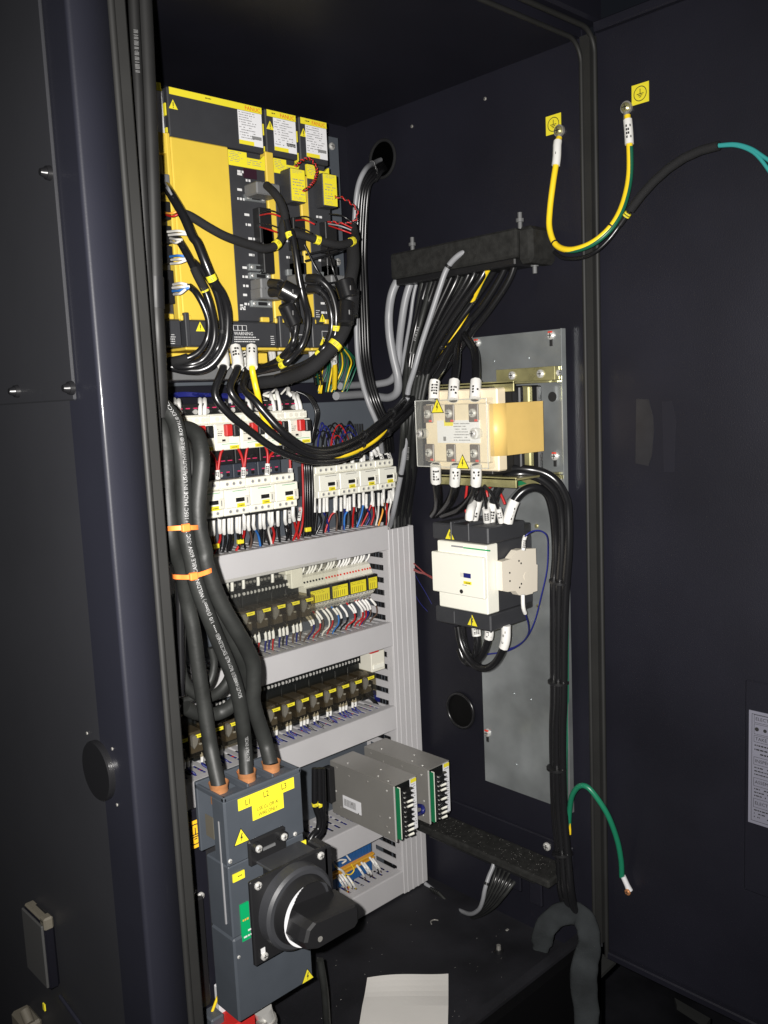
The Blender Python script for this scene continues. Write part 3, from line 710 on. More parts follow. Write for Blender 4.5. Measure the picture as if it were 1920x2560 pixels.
# ================================================================ RELAY SOCKETS
def relay():
    t = thing('relay', '', 'relay', (0, PN, -.068), 'relays with clear smoky covers')
    # drawn with the marker centre at z = 0, x centre at 0
    b = MB(); b.box(-.0138, 1.14, -.05, .0138, PN, .028, .001); b.box(-.0138, 1.15, .028, .0138, PN, .042, .001); b.box(-.0138, 1.15, -.062, .0138, PN, -.05, .001); b.build('socket', SOCK, t)
    for k in range(4):
        x = -.0102+k*.0068
        MB().cyl((x, 1.1405, .021), (x, 1.1385, .021), .0026, n=10).build('terminal_screw', CHROME, t)
        MB().cyl((x, 1.1505, .035), (x, 1.1485, .035), .0024, n=10).build('terminal_screw', STEEL, t)
        MB().box(x+.0028, 1.1365, .014, x+.0038, 1.14, .027).build('terminal_rib', SOCK, t)
    o = MB().box(-.0128, 1.097, -.034, .0128, 1.142, .005, .0014).build('cover', SMOKE, t)
    b = MB(); b.box(-.0105, 1.108, -.03, .0105, 1.14, -.019, .001); b.cyl((-.002, 1.106, -.012), (-.002, 1.138, -.012), .0065, n=12); b.box(-.0105, 1.112, -.006, .0105, 1.14, .001)
    b.build('coil', COIL, o)
    MB().prism([(-.0115, 1.1, -.001), (-.0065, 1.1, .0), (-.0035, 1.1, -.006), (-.001, 1.1, -.005), (-.004, 1.1, -.014), (-.0095, 1.1, -.02), (-.0115, 1.1, -.016)], (0, .006, 0)).build('contact_block', LGREY, o)
    MB().box(.0, 1.1005, -.017, .004, 1.104, -.0145, .0005).build('contact_tip', CHROME, o)
    b = MB(); b.prism([(-.0085, 1.096, .0018), (-.0065, 1.096, .0), (-.0065, 1.096, -.003), (.0075, 1.096, -.003), (.0075, 1.096, .0022), (-.0085, 1.096, .0022)], (0, -.0005, 0))
    y = b.build('yellow_marker', LABY, t); q = MB(); q.scrib((-.0045, 1.0953, .0008), (1, 0, 0), (0, 0, -1), .009, .0025, 1, 1); q.build('print', INK, y)
    return t
r0 = relay(); r0.location = (.746, PN, -.068-.314); 
def reloc(o, x, z): o.location = (x, PN, z-.068)
reloc(r0, .746, -.314); r0['label'] = 'relay at the left end of the upper relay row, next to the thick cables'
def put_relay(x, z, lab):
    c = copy_tree(r0); reloc(c, x, z); c['label'] = lab
for i, w_ in enumerate(('second relay of the upper relay row from the thick cables', 'middle relay of the five in the upper relay row', 'fourth relay of the upper relay row', 'relay at the right end of the upper row, against the cream terminals')): put_relay(.776+.0288*i-.0008*i, -.314, w_)
nm = ['first', 'second', 'third', 'fourth', 'fifth', 'sixth', 'seventh', 'eighth']
for i in range(8):
    put_relay(.782+.0287*i, -.474, (nm[i]+' relay right of the thick cables in the lower relay row') if i < 7 else 'relay at the right end of the lower row, beside the cream end terminal')
for i, w_ in enumerate(('relay of the lower row in the gap between the thick cables, nearer the right', 'relay of the lower row in the gap between the thick cables, on the left', 'relay of the lower row just left of the straight thick cable', 'leftmost relay of the lower row by the cabinet door frame')):
    put_relay((.705, .683-.006, .646, .617)[i], -.474, w_)
# cream end terminal of the lower row
t = thing('end_terminal', 'cream terminal with red stripe at the right end of the lower relay row', 'terminal block', (1.0, PN, -.48))
MB().box(1.003, 1.115, -.475, 1.035, PN, -.44, .001).build('body', CREAM, t); MB().box(1.0, 1.112, -.44, 1.02, PN, -.432, .001).build('red_stripe', RED, t)
MB().box(1.006, 1.113, -.47, 1.032, 1.117, -.462, .0008).build('ledge', WHITE, t)
MB().box(1.008, 1.15, -.535, 1.036, PN, -.505, .001).build('black_plate', SOCK, t); screw(t, (1.028, 1.15, -.518), .003)

# ================================================================ FUSE TERMINAL GROUPS
ends = ((.876, .9205, 'left group'), (.9225, .9605, 'second group from the left'), (.9625, 1.002, 'third group from the left'), (1.004, 1.028, 'rightmost group beside the vertical duct'))
tg = []
for gi, (x0, x1, lab) in enumerate(ends):
    t = thing('terminal_block', 'cream terminal block with yellow label plate, '+lab, 'terminal block', (x0, PN, -.36), 'cream terminal blocks with yellow labels')
    n = max(3, round((x1-x0)/.0064)); w = (x1-x0)/n
    for i in range(n):
        xa = x0+i*w; b = MB()
        prof = [(PN, -.355), (1.15, -.352), (1.128, -.337), (1.122, -.329), (1.122, -.304), (1.128, -.302), (1.135, -.287), (1.15, -.28), (PN, -.276)]
        b.prism([(xa, y, z) for y, z in prof], (w*.93, 0, 0)); tm = b.build('terminal', CREAM, t)
        c = (xa+w*.46, 1.133, -.2945); n_ = Vector((0, -.9, .43)).normalized(); cc = Vector((xa+w*.46, 1.1315, -.2945))
        MB().cyl(cc, cc+n_*.0008, .0018, n=10).build('red_dot' if gi else 'dark_hole', REDINK if gi else INK, tm)
        cc = Vector((xa+w*.46, 1.1425, -.2825)); MB().cyl(cc, cc+Vector((0, -.4, .9)).normalized()*.0012, .0019, n=10).build('wire_hole', INK, tm)
        q = MB(); q.box(xa+w*.3, 1.1245, -.334, xa+w*.6, 1.127, -.3325); q.box(xa+w*.35, 1.134, -.344, xa+w*.6, 1.1385, -.3425); q.build('slot', GREYP, tm)
    MB().box(x0, 1.116, -.329, x1, 1.124, -.303, .0006).build('label_carrier', BLACK, t)
    o = MB().box(x0+.0025, 1.1152, -.3275, x1-.0025, 1.1165, -.3075).build('yellow_label', LABY, t)
    q = MB(); q.scrib((x0+.0035, 1.1148, -.3085), (1, 0, 0), (0, 0, -1), x1-x0-.007, .005, 2, .8)
    for i in range(int((x1-x0-.008)/.0045)): q.box(x0+.0045+i*.0045, 1.1147, -.3265+random.uniform(0, .002), x0+.0055+i*.0045, 1.1151, -.316)
    q.build('print', mat('olive_ink', (.25, .2, .02), .6) if gi == 0 else bpy.data.materials['olive_ink'], o)
    tg.append((x0, x1, n, w))
# cream fuse holder left of the terminals
t = thing('fuse_holder', 'beige fuse holder block above the last upper relay', 'fuse holder', (.845, PN, -.3))
MB().box(.852, 1.13, -.3, .876, PN, -.266, .001).build('block', CREAM, t); MB().box(.842, 1.13, -.276, .853, 1.16, -.266, .001).build('tab', CREAM, t)
# clear cover standing over the terminals
t = thing('terminal_cover', 'clear plastic shield hinged in front of the relays and terminals', 'cover', (.66, 1.093, -.38))
MB().box(.68, 1.0935, -.385, .919, 1.0945, -.255).build('shield', mat('clear_shield', (.8, .8, .8), .15, alpha=.012, tint=(.95, .95, .93)), t)
# blue terminal row with orange strip
t = thing('terminal_row', 'blue terminal row with an orange marker strip in the lowest bay', 'terminal block', (.86, PN, -.86))
for i in range(24):
    x = .84+i*.0072
    MB().box(x, 1.15, -.857, x+.0068, PN, -.785, .0006).build('terminal', BLUEP, t)
for k, (z_, h_) in enumerate(((-.8215, .0035), (-.8285, .0035))):
    MB().box(.84, 1.143, z_-h_, 1.0135, 1.151, z_, .0005).build('orange_strip', ORP, t)
MB().box(.84, 1.1455, -.8255, 1.0135, 1.15, -.8213).build('amber_groove', ORW, t)
screw(t, (1.035, 1.16, -.79), .003)
# ================================================================ POWER SUPPLIES
def psu(x0, label, barcode=False):
    yf, yb = .949, 1.1; z0, z1 = -.683, -.5925; w = .0495
    t = thing('power_supply', label, 'power supply', (x0, yb, z0), 'steel box power supplies')
    MB().box(x0, yf, z0, x0+.0012, yb, z1).build('side_plate', STEEL, t)
    b = MB(); b.box(x0+.0012, yf+.001, z1-.0012, x0+w+.001, yb, z1+.0004); b.box(x0+w, yf+.004, z0, x0+w+.001, yb, z1); b.box(x0+.0012, yf+.012, z0, x0+w, yb, z0+.001); b.build('shell', STEEL, t)
    MB().box(x0+.0012, yf+.012, z0+.001, x0+w, yf+.013, z1-.0012).build('front_plate', SOCK, t)
    MB().box(x0-.0006, yf-.0012, z0, x0+.0022, yf+.001, z1-.0005, .0005).build('edge_rail', CHROME, t)
    MB().box(x0+.0075, yf-.003, z0+.001, x0+.0095, yf+.012, z1-.006).build('circuit_board', PCB, t)
    MB().box(x0+.0095, yf-.004, z0+.002, x0+.0102, yf+.002, z1-.005).build('white_rib', WHITE, t)
    MB().box(x0+.014, yf-.004, z0+.002, x0+.034, yf+.012, z1-.012, .001).build('terminal_body', BLACK, t)
    for i in range(10):
        z = z0+.0055+i*.0078
        MB().box(x0+.0135, yf-.009, z+.0028, x0+.034, yf-.003, z+.004).build('barrier', BLACK, t)
        screw(t, (x0+.019, yf-.004, z), .0026)
        if i in (0, 1, 2, 6, 7) or (not barcode and i == 4): 
            q = MB(); q.cyl((x0+.022, yf-.0065, z), (x0+.031, yf-.008, z), .0024, n=8); q.build('lug', WHITE, t)
    o = MB().box(x0+.0355, yf-.001, z0+.006, x0+.048, yf+.001, z1-.001).build('label_plate', LABW, t)
    q = MB(); q.scrib((x0+.0365, yf-.0013, z1-.008), (1, 0, 0), (0, 0, -1), .01, .07, 18, .7); q.build('print', GINK, o)
    MB().box(x0+.0355, yf-.0014, z1-.007, x0+.048, yf-.0009, z1-.001).build('yellow_strip', LABY, o)
    for yy, zz, mm in ((.06, -.01, INK), (.105, -.014, INK), (.135, -.008, INK), (.016, -.012, CHROME), (.012, -.055, CHROME), (.14, -.05, CHROME), (.015, -.08, CHROME), (.13, -.075, INK), (.035, -.06, INK), (.1, -.06, INK), (.085, -.072, INK), (.02, -.072, INK)):
        p = Vector((x0, yf+yy, z1+zz)); screw(t, p, .0017, 'X', STEEL if mm is INK else CHROME)
    for yy, xx_ in ((.02, .008), (.06, .03), (.12, .012), (.045, .01)): screw(t, (x0+xx_, yf+yy, z1+.0004), .0017, 'Z')
    if barcode:
        a = PX(857, 1987, x0); b_ = PX(902, 2003, x0); zz = b_.z
        o = MB().box(x0-.0004, b_.y, a.z-.0215, x0, a.y, a.z).build('barcode_label', LABW, t)
        q = MB(); yy = a.y-.003
        while yy > b_.y+.012:
            ww = random.uniform(.0004, .0012); q.box(x0-.0006, yy-ww, a.z-.017, x0-.0004, yy, a.z-.005); yy -= ww+random.uniform(.0005, .001)
        q.build('barcode', GINK, o)
    return t
psu(.887, 'steel box power supply with barcode label, nearer to the breaker', True)
psu(.9635, 'steel box power supply at the right, in front of the vertical duct')
# ================================================================ MAIN BREAKER
BX0, BX1, BY0, BY1, BZ0, BZ1 = .4875, .5935, .79, .836, -.684, -.42
bk = thing('main_breaker', 'large slate grey main circuit breaker with yellow L1 L2 L3 label', 'circuit breaker', (BX0, BY1, BZ0))
MB().box(BX0, BY0, BZ0, BX1, BY1, -.584, .0022).build('lower_shield', BRKG, bk)
MB().box(BX0+.0008, BY0+.0015, -.584, BX1-.0008, BY1, -.5, .0015).build('housing', BRKG, bk)
b = MB(); b.box(BX0, BY0, -.5, BX1, BY1-.02, BZ1-.004, .0022)
b.box(BX0, BY0, BZ1-.006, BX1, BY0+.006, BZ1, .0015); b.box(BX0, BY0, BZ1-.006, BX0+.004, BY1+.012, BZ1, .001); b.box(BX1-.004, BY0, BZ1-.006, BX1, BY1+.012, BZ1, .001)
b.box(BX0, BY1+.008, -.5, BX1, BY1+.014, BZ1+.002, .001)
for k in (.034, .068): b.box(BX0+k, BY0+.004, BZ1-.006, BX0+k+.003, BY1+.01, BZ1+.003, .001)
b.build('upper_shield', BRKG, bk)
MB().box(BX0+.03, BY1, BZ0+.01, BX1-.001, BY1+.05, -.44).build('rear_housing', CHAR, bk)
MB().box(BX0-.0008, BY0+.012, -.57, BX0+.0008, BY0+.0135, -.45).build('side_seam', LGREY, bk)
o = MB().box(BX0-.0004, BY0+.024, -.475, BX0+.0006, BY0+.04, -.45).build('side_sticker', KHAKI, bk)
xz = lambda a, b_, Y=BY0: PY(*Z5(a, b_), Y)
# yellow label: strip plus lower tab
a = xz(365, 380); c = xz(695, 240); d = xz(370, 445); e = xz(450, 430); g = xz(455, 503); h = xz(633, 345)
zt_, zb_, zl_ = (a.z+c.z)/2, d.z, (g.z+xz(633, 425).z)/2
b = MB(); b.prism([(a.x, BY0, zt_), (c.x, BY0, zt_), (c.x, BY0, zb_), (h.x, BY0, zb_), (h.x, BY0, zl_), (e.x, BY0, zl_), (e.x, BY0, zb_), (a.x, BY0, zb_)], (0, -.0006, 0))
lb_ = b.build('yellow_label', LABY, bk)
for tx, s_, px_, py_ in (('L1', .0098, 423, 390), ('L2', .0098, 530, 343), ('L3', .0098, 636, 297), ('USE Cu OR Al', .006, 540, 408), ('WIRE ONLY', .006, 543, 441)):
    p = xz(px_, py_); text(lb_, tx, s_, (p.x, BY0-.0008, p.z), (1, 0, 0), (0, 0, 1), INK, squeeze=.82)
bolt_triangle(bk, xz(386, 605)+Vector((0, -.0004, 0)), .0185, (1, 0, 0), (0, 0, 1))
bolt_triangle(bk, xz(778, 1425)+Vector((0, -.0004, 0)), .0165, (1, 0, 0), (0, 0, 1))
for a_, b1 in (((335, 822), (408, 850)), ((685, 652), (770, 632))):
    p, q = xz(*a_), xz(*b1); o = MB().box(p.x, BY0-.0005, p.z-.0095, q.x, BY0+.001, p.z-.0005).build('yellow_marker', LABY, bk)
    m_ = MB(); m_.scrib((p.x+.006, BY0-.0008, p.z-.003), (1, 0, 0), (0, 0, -1), .009, .0032, 1, 1); m_.build('print', INK, o)
p, q = xz(380, 1025), xz(442, 1165); o = MB().box(p.x, BY0-.0002, q.z-.006, q.x, BY0+.002, p.z+.004).build('green_label', GREENP, bk)
m_ = MB(); m_.scrib((p.x+.002, BY0-.0006, p.z-.012), (1, 0, 0), (0, 0, -1), .012, .006, 1, 1); m_.build('print', ORW, o)
m_ = MB(); m_.scrib((p.x+.002, BY0-.0006, p.z-.026), (1, 0, 0), (0, 0, -1), .013, .012, 2, .8); m_.build('print', WINK, o)
for q in ((320, 742), (705, 580)): screw(bk, xz(*q), .0026)
for tx, q in (('N', (617, 543)), ('N', (463, 612))): text(bk, tx, .0055, xz(*q)+Vector((0, -.0004, 0)), (1, 0, 0), (0, 0, 1), LGREY)
screw(bk, xz(372, 1310), .002)
# handle bracket and mechanism
hb = thing('rotary_handle', 'big black rotary switch handle on a square plate in front of the breaker', 'switch handle', (.54, BY0, -.548))
p, q = xz(462, 640), xz(665, 560)
kL, kR = PY(*Z5(490, 668), .778), PY(*Z5(640, 597), .778)
bq = MB(); zq = (kL.z+kR.z)/2; bq.box(kL.x-.008, BY0-.006, zq-.022, kR.x+.008, BY0, zq+.008, .002); bq.build('bracket', BLACK, hb)
for xk, zk in ((kL.x, kL.z), (kR.x, kR.z)):
    MB().cyl((xk, BY0, zk), (xk, BY0-.012, zk), .0062, n=18).build('boss', BLACK, hb); screw(hb, (xk, BY0-.012, zk), .0043)
MB().box(kL.x+.009, BY0-.0075, zq-.008, kR.x-.009, BY0-.0055, zq-.005).build('slot', GREYP, hb)
MB().box(.53, .757, -.585, .585, BY0, -.5065, .003).build('gearbox', BLACK, hb)
MB().box(.52, .752, -.5065, .582, BY0-.004, -.503, .001).build('top_ledge', CHAR, hb)
PYY = .7485
MB().box(.4868, PYY, -.5965, .5935, PYY+.0055, -.5005, .0015).build('square_plate', BLACK, hb)
MB().box(.587, PYY, -.56, .5995, PYY+.03, -.502, .002).build('side_flange', BLACK, hb)
for xk, zk in ((.4965, -.5075), (.5825, -.5085), (.4985, -.589)): screw(hb, (xk, PYY, zk), .0045)
q = MB(); q.box(.4945, PYY-.0004, -.585, .5, PYY, -.579); q.build('lock_symbol', WINK, hb)
cx_, cz_ = .5405, -.5475
b = MB(); b.cyl((cx_, PYY, cz_), (cx_, PYY-.013, cz_), .0462, .0455, 56); b.cyl((cx_, PYY-.013, cz_), (cx_, PYY-.016, cz_), .0455, .0425, 56); b.build('outer_ring', CHAR, hb)
b = MB(); b.cyl((cx_, PYY-.016, cz_), (cx_, PYY-.03, cz_), .038, .0345, 56, cap=False); n = 56
b.build('dial_ring', BLACK, hb)
b = MB(); b.cyl((cx_, PYY-.0155, cz_), (cx_, PYY-.019, cz_), .033, n=48); b.build('dial_face', BLACK, hb)
b = MB()
for i in range(26):
    for R0, R1, d0, d1 in ((.035, .0295, .0302, .0298),):
        a1, a2 = math.radians(96+i*6), math.radians(96+(i+1)*6)
        tp = min(1, i/6, (26-i)/4)+.05
        R1_ = R0-(R0-R1)*tp
        f = lambda R, a_, d: (cx_+R*math.cos(a_), PYY-d, cz_+R*math.sin(a_))
        b.quad(f(R0, a1, d0), f(R0, a2, d0), f(R1_, a2, d1), f(R1_, a1, d1))
b.build('white_arc', LABW, hb)
# grip bar: a tapering block lying across the dial
pr = [(-.028, -.0135), (-.033, -.004), (-.029, .009), (-.02, .0145), (.042, .0125), (.0462, .008), (.0462, -.0095), (.042, -.0135), (-.016, -.0175)]
rt = math.radians(-4)
def gp(x, z, y, s=1.): return (cx_+(x*math.cos(rt)-z*math.sin(rt))*s, y, cz_-.004+(x*math.sin(rt)+z*math.cos(rt))*s)
b = MB(); n = len(pr)
rings = [(PYY-.019, 1.02), (PYY-.05, 1.0), (PYY-.058, .95), (PYY-.061, .86)]
for y, s_ in rings: b.v += [gp(x, z, y, s_) for x, z in pr]
for k in range(3):
    for i in range(n): b.f.append((k*n+i, k*n+(i+1) % n, (k+1)*n+(i+1) % n, (k+1)*n+i)); b.sm.append(False)
b.f.append(tuple(range(3*n, 4*n))); b.sm.append(False); b.f.append(tuple(range(n))[::-1]); b.sm.append(False)
b.build('grip', BLACK, hb)
MB().cyl(gp(-.012, -.006, PYY-.0605), gp(-.012, -.006, PYY-.0615), .003, n=14).build('grip_pin', STEEL, hb)
# copper lugs and the three welding cables
LUG = [PY(*Z5(*q), .818) for q in ((255, 318), (420, 250), (565, 193))]
# small earth sticker and fittings left of the breaker
pk = thing('breaker_bracket', 'dark mounting bracket behind the left edge of the breaker', 'bracket', (.47, .9, -.9))
MB().box(.47, .895, -.95, .6, .9, -.475, .001).build('plate', NAVY, pk)
es = earth_sign(pk, PY(488, 2085, .893), .034, (1, 0, 0), (0, 0, 1), LABO)
screw(pk, PY(501, 2240, .893), .005); MB().box(.485, .885, -.72, .51, .895, -.58, .002).build('black_block', BLACK, pk)
# things just showing under the breaker
p = PY(665, 2540, .83); t = thing('shiny_clamp', 'shiny metal clamp showing under the breaker', 'clamp', p)
b = MB(); b.cyl(p+Vector((-.004, 0, .012)), p+Vector((.006, 0, -.03)), .011, n=20); b.build('clamp_band', CHROME, t)
b = MB(); b.cyl(p+Vector((0, 0, -.004)), p+Vector((.0015, 0, -.0095)), .0125, n=20); b.box(p.x-.014, p.y-.012, p.z-.004, p.x-.006, p.y, p.z+.002, .001); b.build('clamp_rim', STEEL, t)
p = PY(565, 2555, .87); t = thing('red_block', 'red plastic piece at the very bottom under the breaker', 'plastic block', p)
MB().box(p.x-.02, p.y-.02, p.z-.06, p.x+.03, p.y+.02, p.z+.006, .002).build('red_part', RED, t); MB().box(p.x-.022, p.y-.005, p.z-.05, p.x-.004, p.y+.02, p.z+.016, .002).build('grey_part', PANEL, t)
MB().box(.527-.01, .9-.02, -.76, .53, .9-.01, -.7, .001).build('white_part', LABW, t)
# ================================================================ RIGHT WALL DEVICES
PXW = 1.111
wp = thing('wall_plate', 'tall zinc-plated steel plate on the right wall, carrying transformer and contactor', 'mounting plate', (PXW, .78, -.66))
b = MB(); b.box(PXW, .779, -.662, PXW+.003, .957, .0885, .0005)
ob = b.build('plate', ZINC, wp)
MB().box(PXW-.008, .777, -.662, PXW+.003, .7792, .0885, .0004).build('edge_fold', ZINC, wp)
for q in ((1193, 857), (1378, 838), (1219, 1832), (1388, 1140)): 
    c = PX(*q, PXW); screw(wp, c, .0068, 'X'); o = MB().box(c.x-.0012, c.y-.003, c.z-.016, c.x+.0002, c.y+.003, c.z-.002, .001).build('keyhole', INK, wp)
    MB().box(c.x-.0045, c.y-.004, c.z+.003, c.x-.0005, c.y+.004, c.z+.006, .001).build('red_paint_mark', REDINK, wp)
for q in ((1233, 903), (1319, 895), (1289, 1912), (1325, 1750), (1283, 1735)): 
    c = PX(*q, PXW); MB().cyl(c, c+Vector((-.001, 0, 0)), .003, n=12).build('rivet', ZINC, wp)
c = PX(1381, 992, PXW); MB().cyl(c, c+Vector((-.0006, 0, 0)), .0075, n=20).build('hole', INK, wp)
# --- filter reactor with clear cover
T = thing('transformer', 'amber-taped transformer with clear terminal cover on the right wall plate', 'transformer', (PXW, .87, -.12))
XF = .972                                                      # front of terminal board
y0, y1 = .806, .935; zt2, zb2 = PX(1150, 1000, XF).z, PX(1150, 1165, XF).z
# zinc brackets (core clamps)
ya, yb_ = .792, .935
for zc, s_ in ((.012, 1), (-.125, -1)):
    b = MB(); b.box(XF+.03, .788, zc-.0015, PXW, yb_, zc+.0015, .0005); b.box(XF+.03, .788, zc-.012, XF+.033, yb_, zc+.003, .0005); b.build('core_bracket', YZINC, T)
    b = MB(); b.box(PXW-.022, .78, zc+s_*.002, PXW-.001, .89, zc+s_*.022, .0006); b.build('foot_bracket', YZINC, T)
    for yy in (.805, .858): screw(T, (PXW-.022, yy, zc+s_*.012), .0065, 'X'); 
    for yy in (.805, .858): screw(T, (PXW-.014, .7795, zc+s_*.012), .005, 'Y') if yy < .82 else None
MB().box(XF+.02, .822, -.118, PXW-.005, .93, .008, .001).build('core', mat('core_laminations', (.03, .028, .025), .5, metal=.5), T)
for i in range(3):
    MB().box(PXW-.07+i*.022, .808, -.12, PXW-.06+i*.022, .823, .007, .002).build('core_strap', BLACK if i != 1 else YZINC, T)
# taped coil: a rounded block
b = MB(); n = 10; prof = []
xa, xb_ = XF+.004, 1.082
for i in range(n+1):
    a = math.pi/2*i/n; prof.append((xa+.02*(1-math.sin(a)), .797+.02*(1-math.cos(a))))
prof = prof[::-1]; prof = [(xa+.02-.02*math.sin(math.pi/2*i/n), .797+.02-.02*math.cos(math.pi/2*i/n)) for i in range(n+1)]
P = [(xb_, .797)]+prof+[(xa, .9), (xb_, .9)]
zz0, zz1 = PX(*Z7(960, 905), .985).z, PX(*Z7(960, 408), .985).z
b.v = [(x, y, zz0) for x, y in P]+[(x, y, zz1) for x, y in P]; m = len(P)
for i in range(m): b.f.append((i, (i+1) % m, m+(i+1) % m, m+i)); b.sm.append(1 <= i <= n+1)
b.f.append(tuple(range(m))[::-1]); b.sm.append(False); b.f.append(tuple(range(m, 2*m))); b.sm.append(False)
b.build('taped_coil', TAPE, T)
MB().box(XF+.012, .8035, -.112, XF+.032, .92, .006, .002).build('insulating_frame', TAN, T)
MB().box(XF, .812, zb2+.005, XF+.014, .934, zt2-.005, .002).build('terminal_board', TAN, T)
# terminals: six copper/steel bars
for yy in (.925, .882, .836):
    for zc in ((zt2-.019), (zb2+.019)):
        o = MB().box(XF-.003, yy-.009, zc-.013, XF+.0005, yy+.009, zc+.013, .001).build('terminal_recess', mat('dark_recess', (.1, .08, .07), .4) if 'dark_recess' not in bpy.data.materials else bpy.data.materials['dark_recess'], T)
        screw(T, (XF-.003, yy, zc), .0065, 'X')
        MB().box(XF-.004, yy-.008, zc-.012, XF-.0025, yy-.003, zc-.009).build('red_mark', REDINK, T)
o = MB().box(XF-.0015, .826, -.071, XF+.0005, .908, -.038).build('rating_plate', LABW, T)
q = MB(); q.scrib((XF-.0018, .875, -.041), (0, -1, 0), (0, 0, -1), .034, .028, 7, .75); q.scrib((XF-.0018, .896, -.05), (0, -1, 0), (0, 0, -1), .012, .018, 2, .5, .7); q.build('print', GINK, o)
MB().box(XF-.0022, .876, -.046, XF-.0015, .893, -.038).build('yellow_marker', LABY, o)
# clear cover: open-backed box
b = MB(); cx0, cx1, cy0, cy1, cz0, cz1 = XF-.011, XF+.002, .804, .9425, zb2-.001, zt2+.001
b.box(cx0, cy0, cz0, cx0+.0012, cy1, cz1); b.box(cx0, cy0, cz1, cx1, cy1, cz1+.0012); b.box(cx0, cy0, cz0-.0012, cx1, cy1, cz0); b.box(cx0, cy0-.0012, cz0, cx1, cy0, cz1); b.box(cx0, cy1, cz0, cx1, cy1+.0012, cz1)
cv = b.build('clear_cover', CLEAR, T)
b = MB(); r_ = .0007
for (a1, b1) in (((cy0, cz0), (cy1, cz0)), ((cy1, cz0), (cy1, cz1)), ((cy1, cz1), (cy0, cz1)), ((cy0, cz1), (cy0, cz0))): b.cyl((cx0, *a1), (cx0, *b1), r_, n=6)
b.build('cover_edge', mat('clear_edge', (.75, .75, .7), .15, alpha=.45), cv)
for yy in (.9345, .829): 
    zc = (cz0+cz1)/2; b = MB(); b.cyl((cx0, yy, zc), (XF, yy, zc), .008, n=20, cap=False); b.build('cover_boss', mat('clear_boss', (.75, .75, .7), .15, alpha=.35) if 'clear_boss' not in bpy.data.materials else bpy.data.materials['clear_boss'], cv)
    screw(cv, (cx0-.001, yy, zc), .0055, 'X')
bolt_triangle(T, PX(*Z7(352, 452), cx0-.0012), .0225, (0, -1, 0), (0, 0, 1)); bolt_triangle(T, PX(*Z7(592, 980), cx0-.0012), .0215, (0, -1, 0), (0, 0, 1))
# --- big contactor on the right wall
CXF, CXB = .978, 1.092
K = thing('large_contactor', 'large white and charcoal contactor on the right wall plate', 'contactor', (PXW, .8, -.39))
yn, yf_ = .8295, .935
cz = {n_: PX(1218, v, 1.0).z for n_, v in (('t0', 1318), ('t1', 1362), ('b1', 1538), ('b0', 1580))}
ztt = PX(1213, 1318, .985).z; zt1 = PX(1213, 1361, .985).z; zb1_ = PX(1217, 1537, .985).z; zbb = PX(1217, 1578, .985).z
MB().box(CXF+.02, yn+.001, zb1_, CXB, yf_-.001, zt1, .002).build('housing', CHAR, K)
b = MB(); b.box(CXF+.006, yn-.002, zt1, CXB-.02, yf_+.004, ztt, .002)
for k in (.33, .66): b.box(CXF+.004, yn+(yf_-yn)*k-.0015, zt1+.002, CXB-.02, yn+(yf_-yn)*k+.0015, ztt+.004, .001)
b.build('top_shroud', CHAR, K)
b = MB(); b.box(CXF+.006, yn-.002, zbb, CXB-.02, yf_+.004, zb1_, .002)
for k in (.33, .66): b.box(CXF+.0045, yn+(yf_-yn)*k-.0012, zbb+.002, CXF+.01, yn+(yf_-yn)*k+.0012, zb1_-.003, .001)
b.build('bottom_shroud', CHAR, K)
b = MB(); b.box(CXF+.003, yn, zb1_+.001, CXF+.03, yf_-.008, zt1-.001, .0015); b.build('white_front', WHITE, K)
zs1 = PX(1110, 1381, CXF).z; zs0 = PX(1115, 1481, CXF).z
MB().box(CXF-.003, yn+.0005, zs0, CXF+.01, yf_-.0005, zs1, .0012).build('raised_front', WHITE, K)
a = PX(*Z8(485, 622), CXF+.0025); c = PX(*Z8(845, 665), CXF+.0025)
MB().box(CXF+.002, c.y, a.z-.0012, CXF+.004, a.y-.024, a.z+.0006).build('green_line', GREENP, K)
MB().box(CXF+.002, a.y-.023, a.z-.0008, CXF+.004, a.y, a.z+.0014).build('grey_line', LGREY, K)
f8 = CXF-.003
for n_, A_, B_2, m_ in (('white_window', (568, 870), (600, 915), CREAM), ('window', (600, 875), (668, 928), BLUEW), ('yellow_marker', (600, 950), (675, 990), LABY), ('small_mark', (590, 985), (630, 996), GINK)):
    a = PX(*Z8(*A_), f8); c = PX(*Z8(*B_2), f8); MB().box(f8-.0006, c.y, c.z, f8+.0006, a.y, a.z).build(n_, m_, K)
a = PX(*Z8(580, 1050), f8); MB().cyl(a, a+Vector((-.0006, 0, 0)), .0032, n=14).build('round_hole', INK, K)
q = MB(); q.scrib(PX(*Z8(618, 958), f8-.0008), (0, -1, 0), (0, 0, -1), .011, .004, 1, 1); q.build('print', INK, K)
bolt_triangle(K, PX(*Z8(470, 525), CXF+.0058), .0185, (0, -1, 0), (0, 0, 1)); bolt_triangle(K, PX(*Z8(683, 1338), CXF+.0058), .0195, (0, -1, 0), (0, 0, 1))
MB().box(CXB-.001, .845, zbb+.01, PXW, .92, ztt-.01, .002).build('base_frame', BLACK, K)
for q in ((1342, 1315), (1346, 1515)): screw(K, PX(*q, PXW), .0036, 'X', YZINC)
